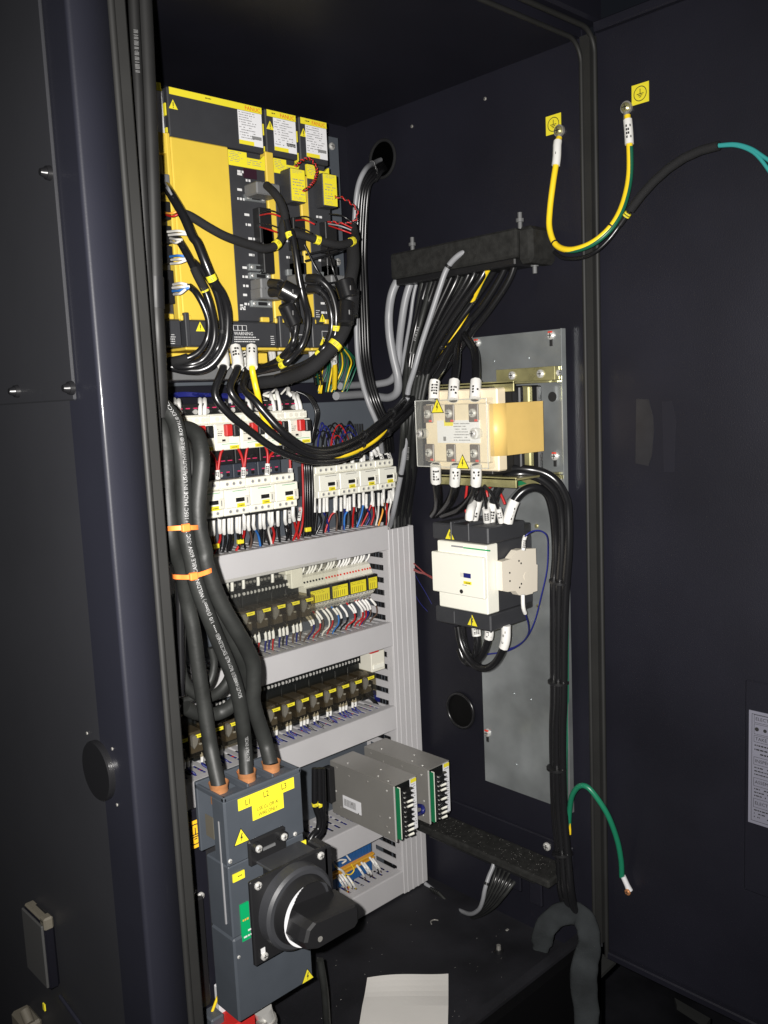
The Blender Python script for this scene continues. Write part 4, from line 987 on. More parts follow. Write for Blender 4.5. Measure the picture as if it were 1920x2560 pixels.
# side auxiliary block (profile faces the camera side)
aux = thing('auxiliary_block', 'cream stepped auxiliary contact block on the near side of the large contactor', 'contactor block', (PXW, .815, -.35))
prof = [(960, 770), (1045, 745), (1105, 665), (1150, 650), (1280, 645), (1285, 795), (1297, 800), (1295, 1045), (1255, 1058), (1250, 1070), (1160, 1092), (1120, 1085), (1085, 1045), (1015, 1055), (968, 1045)]
ysd = .8165
P = [PY(*Z8(*q), ysd) for q in prof]
MB().prism(P, (0, .0115, 0)).build('block', mat('warm_cream', (.74, .68, .57), .45), aux)
for q in ((1120, 762), (1140, 785), (1033, 875), (1035, 952), (1143, 978), (1127, 1013)):
    c = PY(*Z8(*q), ysd); MB().cyl(c, c+Vector((0, -.0006, 0)), .0015, n=8).build('hole', INK, aux)
c = PY(*Z8(1190, 905), ysd); MB().cyl(c, c+Vector((0, -.0004, 0)), .006, n=16).build('embossed_disc', bpy.data.materials['warm_cream'], aux)
# grommet in the wall, upper cable hole
g = PX(*Z8(555, 2110), W-.0005); g = PX(1153, 1776, W-.0005)
t = thing('hole_plug', 'round black plug in the right wall, left of the zinc plate', 'plug', g)
r_ = .5*abs(PX(1142, 1729, W).z-PX(1163, 1823, W).z)
ring = [(g.x-.002, g.y+r_*.94*math.cos(i*math.pi/18), g.z+r_*.94*math.sin(i*math.pi/18)) for i in range(36)]
MB().tube(ring, .0028, 8, True).build('rim', PVCB, t); MB().cyl(g, g+Vector((-.001, 0, 0)), r_*.95, n=40).build('cap', mat('deep_black', (.0015, .0015, .0015), .6, spec=.15), t)
g = PX(958, 398, W-.0005); t = thing('cable_hole', 'round black-lined cable hole high in the right wall', 'cable hole', g); r_ = .031
ring = [(g.x-.002, g.y+r_*math.cos(i*math.pi/18), g.z+r_*math.sin(i*math.pi/18)) for i in range(36)]
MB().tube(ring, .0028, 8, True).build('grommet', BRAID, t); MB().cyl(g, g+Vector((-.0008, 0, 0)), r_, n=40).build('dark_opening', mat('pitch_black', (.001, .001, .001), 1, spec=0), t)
# ceiling bolt and small rivets on wall
c = PZ(978, 288, CE); t = thing('ceiling_bolt', 'bolt hanging from the cabinet ceiling', 'bolt', c); b = MB(); b.cyl(c, c+Vector((0, 0, -.02)), .004, n=12); b.build('shank', YZINC, t); MB().cyl(c, c+Vector((0, 0, -.007)), .009, n=6).build('nut', STEEL, t)
for q in ((1167, 184), (1213, 247), (1030, 316)): 
    t = screw(None, PX(*q, W), .0028, 'X', STEEL, 'rivet'); tag(t, {1167: 'small rivet high on the right wall under the ceiling edge', 1213: 'small rivet on the right wall, right of the other upper one', 1030: 'small rivet on the right wall above the cable hole'}[q[0]], 'rivet', 'rivets on the right wall')
# foam cable entries
ug = thing('cable_entry', 'upper foam-covered cable entry bar with cables fanning out below it', 'cable gland', (W, .8, .19))
MB().box(1.06, .822, .193, W, 1.085, .2345, .003).build('foam_bar', FOAM, ug)
MB().box(1.062, .797, .183, W, .823, .235, .006).build('foam_end', FOAM, ug)
b = MB(); b.box(1.066, .83, .183, 1.112, 1.08, .194, .002); b.build('gland_comb', BLACK, ug)
for q in ((1031, 612), (1300, 552), (1337, 663)): 
    c = PX(*q, 1.1); b = MB(); b.cyl(c+Vector((0, 0, -.012)), c+Vector((0, 0, .012)), .0035, n=10); b.build('stud', GREYP, ug); MB().cyl(c+Vector((0, 0, -.002)), c+Vector((0, 0, .003)), .0065, n=6).build('nut', GREYP, ug)
p1 = PX(1062, 2063, 1.062); p2 = PX(1366, 2208, 1.062); zz = (p1.z+p2.z)/2
lg = thing('cable_entry', 'lower foam-covered cable entry bar with dusty top near the floor', 'cable gland', (W, p2.y, zz-.02))
MB().box(1.062, p2.y-.004, zz-.014, W, p1.y+.03, zz, .003).build('foam_bar', FOAM, lg)
MB().box(W-.006, p2.y-.01, zz, W, p1.y+.03, zz+.035, .002).build('wall_flange', NAVY, lg)
MB().box(1.07, p2.y+.03, zz-.022, 1.115, p1.y, zz-.013, .002).build('gland_comb', BLACK, lg)
MB().box(1.075, p2.y+.02, zz-.06, 1.08, p2.y+.045, zz-.014, .002).build('end_bracket', NAVY, lg)
MB().box(1.075, p2.y+.062, zz-.05, 1.08, p2.y+.085, zz-.014, .002).build('end_bracket', NAVY, lg)
screw(lg, PX(1368, 2116, W-.006), .007, 'X')
b = MB()
for i in range(170):
    x = random.uniform(1.064, 1.118); y = p2.y+random.random()*(p1.y-p2.y+.02); s_ = random.uniform(.0002, .0005)
    b.box(x, y, zz, x+s_, y+s_, zz+s_*.7)
o = b.build('dust_specks', WHW, lg); o['kind'] = 'stuff'
# earth sticker on the wall
t = thing('earth_sticker', 'yellow earth symbol sticker on the right wall inside the cabinet', 'sticker', PX(1384, 311, W)); earth_sign(t, PX(1384, 311, W-.0002), .0265, (0, -1, 0), (0, 0, 1), LABY, 'sticker')
# ================================================================ PAPER, RUBBER STRIP, FLOOR BITS
zfl = FZ+.002
q = [PZ(919, 2458, zfl), PZ(980, 2459, zfl), PZ(1121, 2440, zfl), PZ(1121, 2519.6, zfl), PZ(906, 2519.6, zfl)]
e0, e1 = PZ(1118, 2640, zfl), PZ(886, 2640, zfl)
U1 = (q[2]-q[0]); 
b = MB(); rowsn = []
NI, NJ = 14, 12
L_ = [q[0], q[4], e1]; R_ = [q[2], q[3], e0]
vs = []
for j in range(NJ+1):
    v = j/NJ*2; k = min(1, int(v)); f = v-k
    a = L_[k].lerp(L_[k+1], f); c = R_[k].lerp(R_[k+1], f)
    for i in range(NI+1):
        p = a.lerp(c, i/NI); lift = .0022*math.exp(-((v-1)/.3)**2)+.006*(1-v)**2 if v < 1 else .0022*math.exp(-((v-1)/.6)**2)
        p = p+Vector((0, 0, .0015+max(0, lift)+.0035*math.sin(i/NI*4+.6)*(1-min(1, v))))
        vs.append(p)
b.add(vs, [(j*(NI+1)+i, j*(NI+1)+i+1, (j+1)*(NI+1)+i+1, (j+1)*(NI+1)+i) for j in range(NJ) for i in range(NI)], False)
solo(b, 'paper_sheet', PAPER, 'folded blank white sheet of paper lying on the cabinet floor', 'paper')
S = [PY(x, y, Y) for x, y, Y in ((1352, 2372, .80), (1362, 2322, .79), (1398, 2288, .78), (1440, 2283, .765), (1466, 2312, .75), (1474, 2360, .735), (1462, 2410, .725), (1460, 2470, .72), (1466, 2540, .715), (1462, 2620, .71))]
S2 = spline(S, 6); vs = []; N_ = 16; m_ = len(S2)
for i, p in enumerate(S2):
    tn = (S2[min(m_-1, i+1)]-S2[max(0, i-1)]).normalized(); vd_ = p.normalized(); w_ = tn.cross(vd_).normalized(); th_ = w_.cross(tn).normalized()
    f = i/(m_-1); hw = .0165+.0025*math.sin(f*9-5)*(f > .5)+.002*f; ht = .0055
    if i < 2: hw *= .8
    for k in range(N_):
        a = k*2*math.pi/N_; ca, sa = math.cos(a), math.sin(a)
        cr = .0011*math.sin(i*.9+k*1.3)*math.sin(k*.8+i*.37)+random.uniform(-.0003, .0003)
        vs.append(p+w_*((hw+cr)*math.copysign(abs(ca)**.6, ca))+th_*((ht+cr)*math.copysign(abs(sa)**.7, sa)))
b = MB(); b.add(vs, [(i*N_+k, i*N_+(k+1) % N_, (i+1)*N_+(k+1) % N_, (i+1)*N_+k) for i in range(m_-1) for k in range(N_)], True); b.add(vs[:N_], [tuple(range(N_))]); 
solo(b, 'foam_strip', mat('grey_foam', (.025, .028, .03), .9, spec=.15, bump=.6, bs=300, var=.35, vs=22), 'loose grey foam sealing strip drooping over the front sill', 'foam strip')
for i, (q, lab) in enumerate((((1088, 2310), 'small curled wire offcut on the floor near the grey duct'), ((1268, 2326), 'small shiny chip on the floor, right of the offcut'), ((1247, 2380), 'bright bolt head on the cabinet floor left of the foam strip'))):
    c = PZ(*q, FZ)
    if i == 0: solo(MB().tube(spline([c+Vector((.008*math.cos(a), .008*math.sin(a), .003)) for a in (0, 1, 2, 3)], 3), .0012, 6), 'wire_offcut', STEEL, lab, 'offcut')
    elif i == 1: solo(MB().box(c.x-.003, c.y-.002, c.z, c.x+.003, c.y+.002, c.z+.002, .0006), 'metal_chip', STEEL, lab, 'chip')
    else:
        t = thing('floor_bolt', lab, 'bolt', c); MB().cyl(c, c+Vector((0, 0, .005)), .008, n=6).build('bolt_head', BLACK, t); MB().cyl(c+Vector((0, 0, .005)), c+Vector((0, 0, .012)), .004, .0035, n=12).build('bolt_tip', STEEL, t)
fd = MB()
for i in range(110):
    x = random.uniform(.55, 1.1); y = random.uniform(.8, 1.2); s_ = random.uniform(.0002, .0005); fd.box(x, y, FZ, x+s_*random.uniform(1, 3), y+s_, FZ+s_*.4)
o = solo(fd, 'floor_dust', WHW, None, None); o['kind'] = 'stuff'
# ================================================================ CABLES
ORD = ['at its far left', 'second from left', 'third from left', 'fourth from left', 'fifth from left', 'sixth from left', 'seventh from left', 'eighth from left', 'ninth from left', 'tenth from left', 'eleventh from left', 'twelfth from left', 'thirteenth from left', 'fourteenth from left', 'fifteenth from left', 'sixteenth from left']
def YP(f, *p): return [PY(*f(a, b), y) for a, b, y in p]
def XP(f, *p): return [PX(*f(a, b), x) for a, b, x in p]
def taped(ob, S, t0, t1, r, m=LABY, name='yellow_tag', marks=True):
    A = sub(S, t0, t1, 4); q = MB(); q.tube(A, r*1.12, 10); o = q.build(name, m, ob)
    if marks and m is LABY:
        c = A[2]; tn = (A[3]-A[1]).normalized(); f = -c.normalized(); f = (f-tn*f.dot(tn)).normalized(); up = f.cross(tn); w = MB(); R = r*1.13+.0003; l = (A[-1]-A[0]).length
        for k in (-.25, .02, .25):
            g = [c+(f*math.cos(x)+up*math.sin(x))*R+tn*y*l for x, y in ((-.35, k), (.35, k), (.35, k+.1), (-.35, k+.1))]; w.quad(*g)
        w.build('print', INK, o)
    return o
def cab(P, r, m, label, cat='cable', group=None, n=12, k=8, sleeves=(), tags=(), ties=(), heads=(), sr=1.4):
    ob = wire(P, r, m, label, cat, group, 'cable', sleeves, n, k, sr=sr); S = spline(P, k)
    for t in tags: taped(ob, S, t, t+.0001+min(.05, .0072/arclen(S)[-1]), r)
    for t0, t1, mm, sc_ in heads: 
        q = MB(); q.tube(sub(S, t0, t1, 6), r*sc_, 12); q.build('cable_boot', mm, ob)
    for t in ties: tie(S, t, r*1.25, BLACK, ob)
    return ob, S
# --- A: long arcs from the wide drive unit to the upper cable entry
G1_ = 'big cables looping across the cabinet'
arcA = YP(Z2, (535, 955, 1.02), (548, 1095, 1.0))+YP(Z3, (335+10, 60, .995), (430, 185, .99), (570, 300, .99), (700, 395, .985), (850, 462, .985), (1000, 487, .985), (1150, 468, .99), (1300, 400, 1.0), (1430, 302, 1.01), (1560, 185, 1.025))+XP(Z6, (488, 1370, 1.07), (640, 1190, 1.072), (860, 890, 1.08), (1010, 700, 1.085), (1150, 480, 1.09), (1215, 260, 1.09))
arcB = YP(Z2, (640, 950, 1.02), (658, 1098, 1.0))+YP(Z3, (440, 30, .99), (520, 145, .985), (640, 255, .985), (760, 352, .98), (900, 425, .978), (1000, 450, .978), (1150, 430, .985), (1290, 362, .995), (1420, 262, 1.005), (1540, 150, 1.02))+XP(Z6, (450, 1345, 1.07), (590, 1140, 1.075), (800, 860, 1.085), (950, 680, 1.09), (1090, 450, 1.095), (1160, 260, 1.095))
arcC = YP(Z2, (700, 960, 1.06), (735, 1110, 1.04))+YP(Z3, (525, 20, 1.01), (600, 110, .99), (680, 205, .98), (765, 295, .972), (860, 370, .97), (960, 412, .97), (1080, 410, .975), (1250, 342, .99), (1380, 245, 1.0), (1500, 140, 1.015))+XP(Z6, (400, 1340, 1.075), (560, 1100, 1.08), (760, 810, 1.09), (900, 620, 1.1), (1030, 420, 1.1), (1090, 260, 1.1))
YG = YP(Z2, (765, 950, 1.02), (768, 1100, 1.0), (790, 1220, 1.0))+YP(Z3, (612, 60, 1.0), (640, 180, 1.01), (690, 285, .995), (770, 360, .99), (880, 415, .99), (1000, 440, .99), (1150, 447, .985), (1290, 390, .997), (1410, 295, 1.01))+XP(Z6, (400, 1400, 1.078), (640, 1060, 1.09), (820, 740, 1.1), (930, 510, 1.085), (1010, 360, 1.075), (1045, 240, 1.08))
for P, lab in ((arcA, 'black cable with white sleeve, lowest of the three big loops across the cabinet'), (arcB, 'black cable with white sleeve, middle one of the three big loops'), (arcC, 'black cable, uppermost of the three big loops across the cabinet')):
    ob, S = cab(P, .0052, PVCB, lab, 'cable', G1_, sleeves=(('i', 0, 1),), sr=1.55)
    for t in (.42, .52, .78): tie(S, t, .0075, BLACK, ob, .002)
ob, S = cab(YG, .0042, YELW, 'yellow and green earth cable looping with the black cables to the upper entry', 'cable', None, sleeves=(('i', 0, 1),), sr=1.9)
GRS = [p+Vector((.0014, .001, -.0016)) for p in S]; q = MB(); q.tube(GRS, .0036, 8); q.build('green_stripe', GRNW, ob)
# --- B: fan of cables from the upper entry down into the vertical duct
fanx = 0
tops = [(500, 400), (530, 393), (560, 386), (590, 380), (625, 376), (665, 370), (720, 360), (760, 348), (800, 336), (840, 325), (880, 314), (920, 305), (955, 300), (985, 293), (1010, 288), (1035, 284)]
for i, (a, b_) in enumerate(tops):
    f = i/(len(tops)-1); bow = random.uniform(-14, 14); xe = 1.06+.045*f
    mids = [(a-45-60*f+bow, b_+190, 1.09), (415+240*f+bow, 820, 1.083-.01*(i % 2)), (360+140*f, 1150, 1.065+.02*f)] if i < 5 else [(a-70+bow, b_+180, 1.092-.008*(i % 3)), (430+300*f+bow, 800, 1.085-.01*(i % 3)), (385+170*f, 1100, 1.075-.006*(i % 3))]
    P = XP(Z6, (a, b_, 1.09), *mids)
    q1 = PY(*Z3(1530+90*f, 260, ), 1.04+.02*(i % 3)); q2 = PY(*Z3(1510+90*f, 560), 1.09+.02*(i % 2)); q3 = PY(*Z3(1478+88*f, 800), 1.12); q4 = Vector((q3.x-.004, q3.y, -.25))
    P += [q1, q2, q3, q4]
    r = (.005, .0042, .0054, .0047)[i % 4]
    lab = ['leftmost', 'second', 'third', 'fourth', 'fifth', 'sixth', 'seventh', 'eighth', 'ninth', 'tenth', 'eleventh', 'twelfth', 'thirteenth', 'fourteenth', 'fifteenth', 'rightmost'][i]+' black cable in the fan between upper entry bar and vertical duct'
    ob, S = cab(P, r, PVCB if i % 3 else RUBBER, lab, 'cable', 'black cables fanning down from the upper entry', n=9)
    if i in (3, 6, 9): tube_text(ob, '||| :|| |||| | ||: ||| |||', .0045, S, r, .62, (-.6, -.8, 0), WINK, 0, 'cable_print')
    if i in (3,): tube_text(ob, '|| |||: || |||| |:| ||', .004, S, r, .2, (-1, -.4, 0), WINK, 0, 'cable_print')
ggrp = 'grey cables from the upper entry'
cab(XP(Z6, (900, 272, 1.09), (850, 268, 1.07), (760, 300, 1.06), (670, 400, 1.055), (610, 560, 1.05), (545, 760, 1.045), (470, 990, 1.04), (420, 1170, 1.035), (370, 1340, 1.035))+YP(Z3, (1548, 180, 1.04), (1545, 330, 1.05), (1530, 480, 1.06), (1500, 640, 1.08), (1470, 790, 1.1), (1448, 890, 1.13)), .0045, GRCAB, 'light grey cable running the full way from the upper entry to the vertical duct', group=ggrp, ties=(.12, .52, .78))
cab(XP(Z6, (372, 400, 1.1), (300, 480, 1.08), (245, 600, 1.07), (222, 760, 1.07), (228, 920, 1.07), (255, 1080, 1.075), (290, 1240, 1.08), (285, 1350, 1.085), (220, 1395, 1.09), (120, 1385, 1.095), (40, 1370, 1.095))+[PY(840, 990, 1.17)], .0072, GRCAB, 'thick grey cable at the left of the upper entry, bending left at its foot', group=ggrp, ties=(.03,))
cab(XP(Z6, (455, 400, 1.1), (395, 500, 1.09), (350, 640, 1.085), (320, 820, 1.085), (300, 1000, 1.09), (295, 1160, 1.095), (240, 1260, 1.1), (140, 1290, 1.1), (40, 1295, 1.1))+[PY(850, 965, 1.18)], .0065, GRCAB, 'second thick grey cable beside the left one under the upper entry', group=ggrp, ties=(.03,))
cab(XP(Z6, (490, 385, 1.1), (445, 480, 1.095), (410, 620, 1.09), (385, 800, 1.09), (350, 1000, 1.095), (320, 1180, 1.1), (290, 1330, 1.1)), .003, GRCAB, 'thin grey cable third from the left under the upper entry', group=ggrp)
# --- C: cables out of the round hole, down the rear corner
hg = 'cables from the round hole in the right wall'
def down(dx, dy, y0, r, m, lab, txt=None):
    P = [PX(958+dx*.4, 398+dy, W+.01)]+[PX(940+dx*.5, 405+dy, 1.1)]+[PY(a+dx, b, y) for a, b, y in ((912, 425+dy, 1.1), (893, 470, 1.1), (886, 540, 1.11), (883, 640, 1.12), (886, 720, 1.12), (889, 800, 1.12), (893, 890, 1.12), (905, 955, 1.11), (922, 1010, 1.1), (948, 1070, 1.1), (960, 1130, 1.12))]
    P = [P[0], P[1]]+[PY(a+dx*(1 if b > 420 else .7), b, y+y0) for a, b, y in ((915, 422+dy, 1.1), (895, 466, 1.1), (887, 540, 1.11), (884, 640, 1.12), (887, 720, 1.12), (890, 800, 1.12), (894, 890, 1.12), (905, 955, 1.11), (922, 1010, 1.1), (946, 1070, 1.1), (955, 1130, 1.13))]
    return cab(P, r, m, lab, group=hg, ties=(.12,))
down(0, 0, 0, .0042, GRCAB, 'light grey cable curving out of the round hole and down the rear corner')
for i, dx in enumerate((8, 15, 21, 28)):
    down(dx, 8+i*5, .01+.008*i, .0036, PVCB, ['black cable next to the grey one from the round hole', 'second black cable from the round hole', 'third black cable from the round hole', 'black cable from the round hole furthest from the grey one'][i])
# --- D: cables in front of the drive units
dg = 'black cables hanging in front of the drive units'
cab(YP(Z1, (110, 880, 1.02), (150, 945, 1.0), (245, 1110, .98), (310, 1260, .97))+YP(Z2, (350, 150, .965), (410, 300, .96), (470, 440, .96), (535, 540, .965), (575, 660, .97), (580, 800, .975), (560, 930, .98), (480, 1060, .99), (380, 1120, 1.0), (250, 1120, 1.01), (120, 1090, 1.02)), .0058, PVCB, 'thick black cable from the top left connector curving right and down over the yellow plate', group=dg, tags=(.43,))
cab(YP(Z2, (165, 75, 1.02), (210, 130, 1.0), (290, 270, .98), (350, 400, .97), (410, 520, .97), (450, 640, .97), (480, 800, .975), (465, 930, .98), (390, 1040, .99), (280, 1080, 1.0), (160, 1070, 1.02)), .0048, PVCB, 'black cable from the white-wired connector, left of the yellow plate', group=dg, tags=(.40,), heads=((.3, .42, BRAID, 1.15),))
cab(YP(Z2, (265, 255, 1.0), (330, 300, .98), (420, 400, .965), (490, 520, .965), (530, 680, .97), (540, 820, .975), (500, 960, .985), (400, 1060, .99), (270, 1100, 1.0), (130, 1085, 1.02)), .0042, PVCB, 'black cable from the blue and white wire connector, over the yellow plate', group=dg, ties=(.55,))
cab(YP(Z2, (290, 480, 1.0), (340, 530, .985), (400, 640, .98), (435, 760, .98), (420, 890, .985), (350, 990, .99), (240, 1040, 1.0), (130, 1060, 1.02)), .0042, PVCB, 'black cable from the lowest left connector with the white and blue wires', group=dg, tags=(.86,), heads=((.8, .99, BRAID, 1.5),))
cab(YP(Z1, (235, 1085, .985), (300, 1110, .98), (430, 1190, .97), (560, 1260, .965), (700, 1310, .965))+YP(Z2, (760, 160, .965), (850, 188, .965), (940, 170, .965), (1000, 100, .965), (1005, 20, .965))+YP(Z1, (1020, 1120, .965), (995, 1020, .97), (940, 930, .98), (880, 870, 1.0)), .0056, BRAID, 'braided black cable sweeping over the yellow plate and up to the grey plug hood', group=dg, tags=(.56,))
cab(YP(Z1, (1030, 1140, .96), (1060, 1270, .955))+YP(Z2, (1070, 60, .955), (1105, 240, .95), (1130, 420, .95), (1165, 580, .95), (1195, 700, .955), (1190, 820, .96), (1140, 950, .97), (1020, 1070, .98), (880, 1120, 1.02), (740, 1140, 1.05), (620, 1200, 1.08)), .0046, PVCB, 'black cable hanging between the middle and last drive units, tagged near the bottom', group=dg, tags=(.05, .68))
cab(YP(Z2, (910, 455, 1.0), (990, 470, .98), (1050, 500, .97), (1090, 570, .965), (1110, 700, .965), (1100, 820, .97), (1070, 930, .975), (960, 1050, 1.01), (800, 1120, 1.05)), .0044, PVCB, 'black cable from the upper plug hood of the pair through the round ferrite', group=dg, tags=(.72,), heads=((0, .1, BLACK, 1.5),))
cab(YP(Z2, (910, 525, 1.0), (980, 530, .985), (1040, 590, .975), (1060, 700, .97), (1075, 800, .97), (1100, 880, .975), (1060, 970, .98), (940, 1090, 1.03), (780, 1150, 1.07)), .0044, PVCB, 'black cable from the lower plug hood of the pair through the long ferrite', group=dg, heads=((0, .09, BLACK, 1.5),))
cab(YP(Z2, (1200, 420, 1.0), (1280, 425, .98), (1360, 500, .97), (1405, 620, .965), (1415, 740, .965), (1400, 870, .97), (1330, 1000, .975), (1180, 1100, 1.0), (950, 1180, 1.04)), .005, PVCB, 'black cable from the last drive unit plug hood, outer of two parallel bends', group=dg, tags=(.42,), heads=((0, .12, BLACK, 1.35),))
cab(YP(Z2, (1200, 495, 1.0), (1270, 500, .985), (1340, 570, .975), (1375, 680, .97), (1380, 800, .972), (1350, 900, .975), (1310, 960, .978), (1200, 1060, 1.0), (1000, 1140, 1.04)), .0046, PVCB, 'black cable from the last drive unit plug hood, inner of two parallel bends', group=dg, tags=(.62,), heads=((0, .12, BLACK, 1.35),))
cab(YP(Z2, (1540, 130, .985), (1545, 300, .97), (1520, 450, .965), (1515, 600, .965), (1500, 740, .965), (1440, 880, .965), (1330, 1010, .975), (1200, 1120, .99), (1020, 1190, 1.03), (860, 1215, 1.06), (740, 1225, 1.09)), .0092, BRAID, 'thickest black braided cable curving under the last drive unit to the left', group=dg, tags=(.5,), heads=((.25, .36, BLACK, 1.5),))
cab(YP(Z2, (1060, 60, .975), (1200, 100, .97), (1330, 140, .965), (1450, 160, .965), (1560, 120, .97))+YP(Z1, (1560, 1250, .98), (1545, 1180, .99)), .0055, BRAID, 'braided cable running across the last two drive units with yellow tags', group=dg, tags=(.25, .68))
for i, (p0, p1, p2) in enumerate((((1170, 160), (1300, 400), (1480, 560)), ((1180, 235), (1350, 200), (1510, 160)), ((1175, 285), (1330, 245), (1500, 185)), ((1150, 450), (1300, 460), (1470, 440)), ((1340, 160), (1390, 350), (1470, 560)))):
    cab(YP(Z2, (*p0, .99), (*p1, .98), (*p2, .985)), .0016, PVCB, ['thin black lead slanting down across the last drive unit', 'upper thin black lead level across the last drive unit', 'lower thin black lead level across the last drive unit', 'thin black lead at the height of the grey hoods', 'thin black lead down the right of the last drive unit'][i], 'wire', 'thin black leads on the drive units', n=6)
# ferrites
for i, (a, c, r, lab) in enumerate((((1000, 500, .965), (1110, 560, .955), .0135, 'large round black ferrite core in front of the middle drive unit'), ((1030, 620, .96), (1090, 760, .96), .0115, 'long black ferrite core below the round one'), ((1490, 610, .962), (1485, 760, .958), .0125, 'black ferrite core on the thick cable right of the drive units'), ((1475, 440, .97), (1510, 560, .965), .014, 'square black ferrite shell at the right edge of the drive units'))):
    p, q = PY(*Z2(a[0], a[1]), a[2]-.006), PY(*Z2(c[0], c[1]), c[2]-.006)
    t = thing('ferrite_core', lab, 'ferrite core', p, 'black ferrite cores')
    d = (q-p); MB().cyl(p, q, r, n=18).build('shell', PVCB, t); MB().cyl(p-d*.08, p, r*.8, r, 18).build('end_cap', BLACK, t); MB().cyl(q, q+d*.08, r, r*.8, 18).build('end_cap', BLACK, t)
    m_ = p.lerp(q, .5)+Vector((-.2, -.97, 0))*r*.97; MB().box(m_.x-.003, m_.y-.002, m_.z-.004, m_.x+.003, m_.y+.003, m_.z+.004, .001).build('clip', BLACK, t)
# small signal wires
def twist(A, r, label, pair=(REDW, PVCB), turns=9, amp=.0016, n=40):
    S = spline(A, 8); L = arclen(S)[-1]; A_ = sub(S, 0, 1, n)
    t = thing('twisted_wires', label, 'wire', A_[0], 'thin twisted red and black wires')
    for s_, mm in enumerate(pair):
        P = []
        for i, p in enumerate(A_):
            tn = (A_[min(n, i+1)]-A_[max(0, i-1)]).normalized(); u = tn.cross(Vector((0, 1, .2))).normalized(); w = tn.cross(u); a = i/n*turns*2*math.pi+s_*math.pi
            P.append(p+(u*math.cos(a)+w*math.sin(a))*amp)
        MB().tube(P, r, 6).build('red_strand' if mm is REDW else 'black_strand', mm, t)
twist(YP(Z1, (1100, 725, 1.0), (1150, 680, .99), (1210, 665, .99), (1255, 720, .99), (1270, 780, 1.0)), .0009, 'twisted red and black lead arching over to the last battery case')
twist(YP(Z1, (1160, 915, 1.0), (1210, 880, .99), (1250, 830, .995), (1265, 780, 1.0)), .0009, 'twisted red and black lead between the two battery cases')
twist(YP(Z1, (1405, 960, 1.0), (1460, 965, .99), (1530, 1010, .98), (1575, 1070, .98), (1560, 1140, .985), (1480, 1165, .99), (1370, 1150, 1.0)), .0009, 'twisted red and black lead bulging right of the last battery case')
def bund(f, starts, ends, mats, Y0, Y1, lab, r=.0011, sag=25):
    for i, (s_, e_) in enumerate(zip(starts, ends)):
        m_ = ((s_[0]+e_[0])/2, (s_[1]+e_[1])/2-sag+i*8)
        mm = mats[i % len(mats)]; cn = {REDW.name: 'red', PVCB.name: 'black', WHW.name: 'white', LBLUEW.name: 'blue', BLUEW.name: 'navy', ORW.name: 'orange', GRCAB.name: 'grey'}[mm.name]
        wire(YP(f, (*s_, Y0), (*m_, (Y0+Y1)/2-.008), (*e_, Y1)), r, mm, '%s %s %s' % (['upper', 'second', 'third', 'fourth', 'fifth', 'sixth'][i], cn, lab), 'wire', 'short wires plugged into the drive units', n=6)
bund(Z1, [(830, 1080), (830, 1100), (830, 1165), (830, 1190)], [(1000, 1100), (990, 1110), (980, 1200), (960, 1230)], [PVCB, REDW, PVCB, REDW], 1.02, .975, 'wire from the black connectors of the wide drive unit')
bund(Z1, [(1105, 1120), (1105, 1140), (1100, 1190), (1105, 1220)], [(1260, 1150), (1250, 1170), (1230, 1240), (1200, 1260)], [PVCB, REDW, PVCB, ORW], 1.02, .98, 'wire from the connectors of the middle drive unit')
bund(Z1, [(1360, 1090), (1350, 1150), (1355, 1165), (1360, 1180)], [(1560, 1170), (1540, 1200), (1545, 1220), (1530, 1240)], [PVCB, REDW, GRCAB, REDW], 1.02, .985, 'wire from the connector of the last drive unit')
bund(Z2, [(120, 60), (130, 85), (140, 110), (145, 135)], [(290, 70), (285, 80), (230, 120), (215, 130)], [WHW, WHW, WHW, WHW], 1.02, .985, 'wire at the second left-edge connector', .0017, 12)
bund(Z2, [(140, 250), (150, 275), (145, 305)], [(265, 250), (270, 265), (270, 275)], [LBLUEW, WHW, WHW], 1.02, .99, 'wire at the third left-edge connector', .0017, 8)
bund(Z2, [(165, 465), (160, 490), (160, 515), (170, 540)], [(270, 465), (290, 480), (285, 490), (260, 500)], [WHW, WHW, LBLUEW, WHW], 1.02, .99, 'wire at the lowest left-edge connector', .0019, 10)
bund(Z1, [(100, 850), (100, 870), (95, 1080), (100, 1095)], [(145, 930), (150, 940), (200, 1070), (215, 1085)], [GRCAB, GRCAB, ORW, REDW], 1.02, .99, 'wire at the topmost left-edge connector', .0014, 6)
# white-sleeved leads under the servo units
for i, (a, m_) in enumerate(((905, WHW), (925, WHW), (975, WHW), (1000, WHW), (1030, WHW), (1215, WHW), (1240, WHW), (1265, WHW), (1385, YELW), (1395, YELW))):
    top = YP(Z2, (a, 955, 1.07)); P = top+YP(Z2, (a+8, 1010, 1.08), (a+(20 if a < 1300 else 8), 1100, 1.1), (a+(40 if a < 1300 else 5), 1230, 1.15))
    mm = GRNW if i in (2, 6) else (PVCB if i < 8 else YELW)
    wire(P, .0022, mm, '%s lead with white sleeve under the narrow drive units, %s' % ('green' if mm is GRNW else 'black' if mm is PVCB else 'yellow', ['leftmost', 'second from left', 'third from left', 'fourth from left', 'fifth from left', 'sixth from left', 'seventh from left', 'eighth from left', 'ninth from left', 'rightmost'][i]), 'wire', 'sleeved leads under the drive units', sleeves=((0, .38),), sr=1.7)
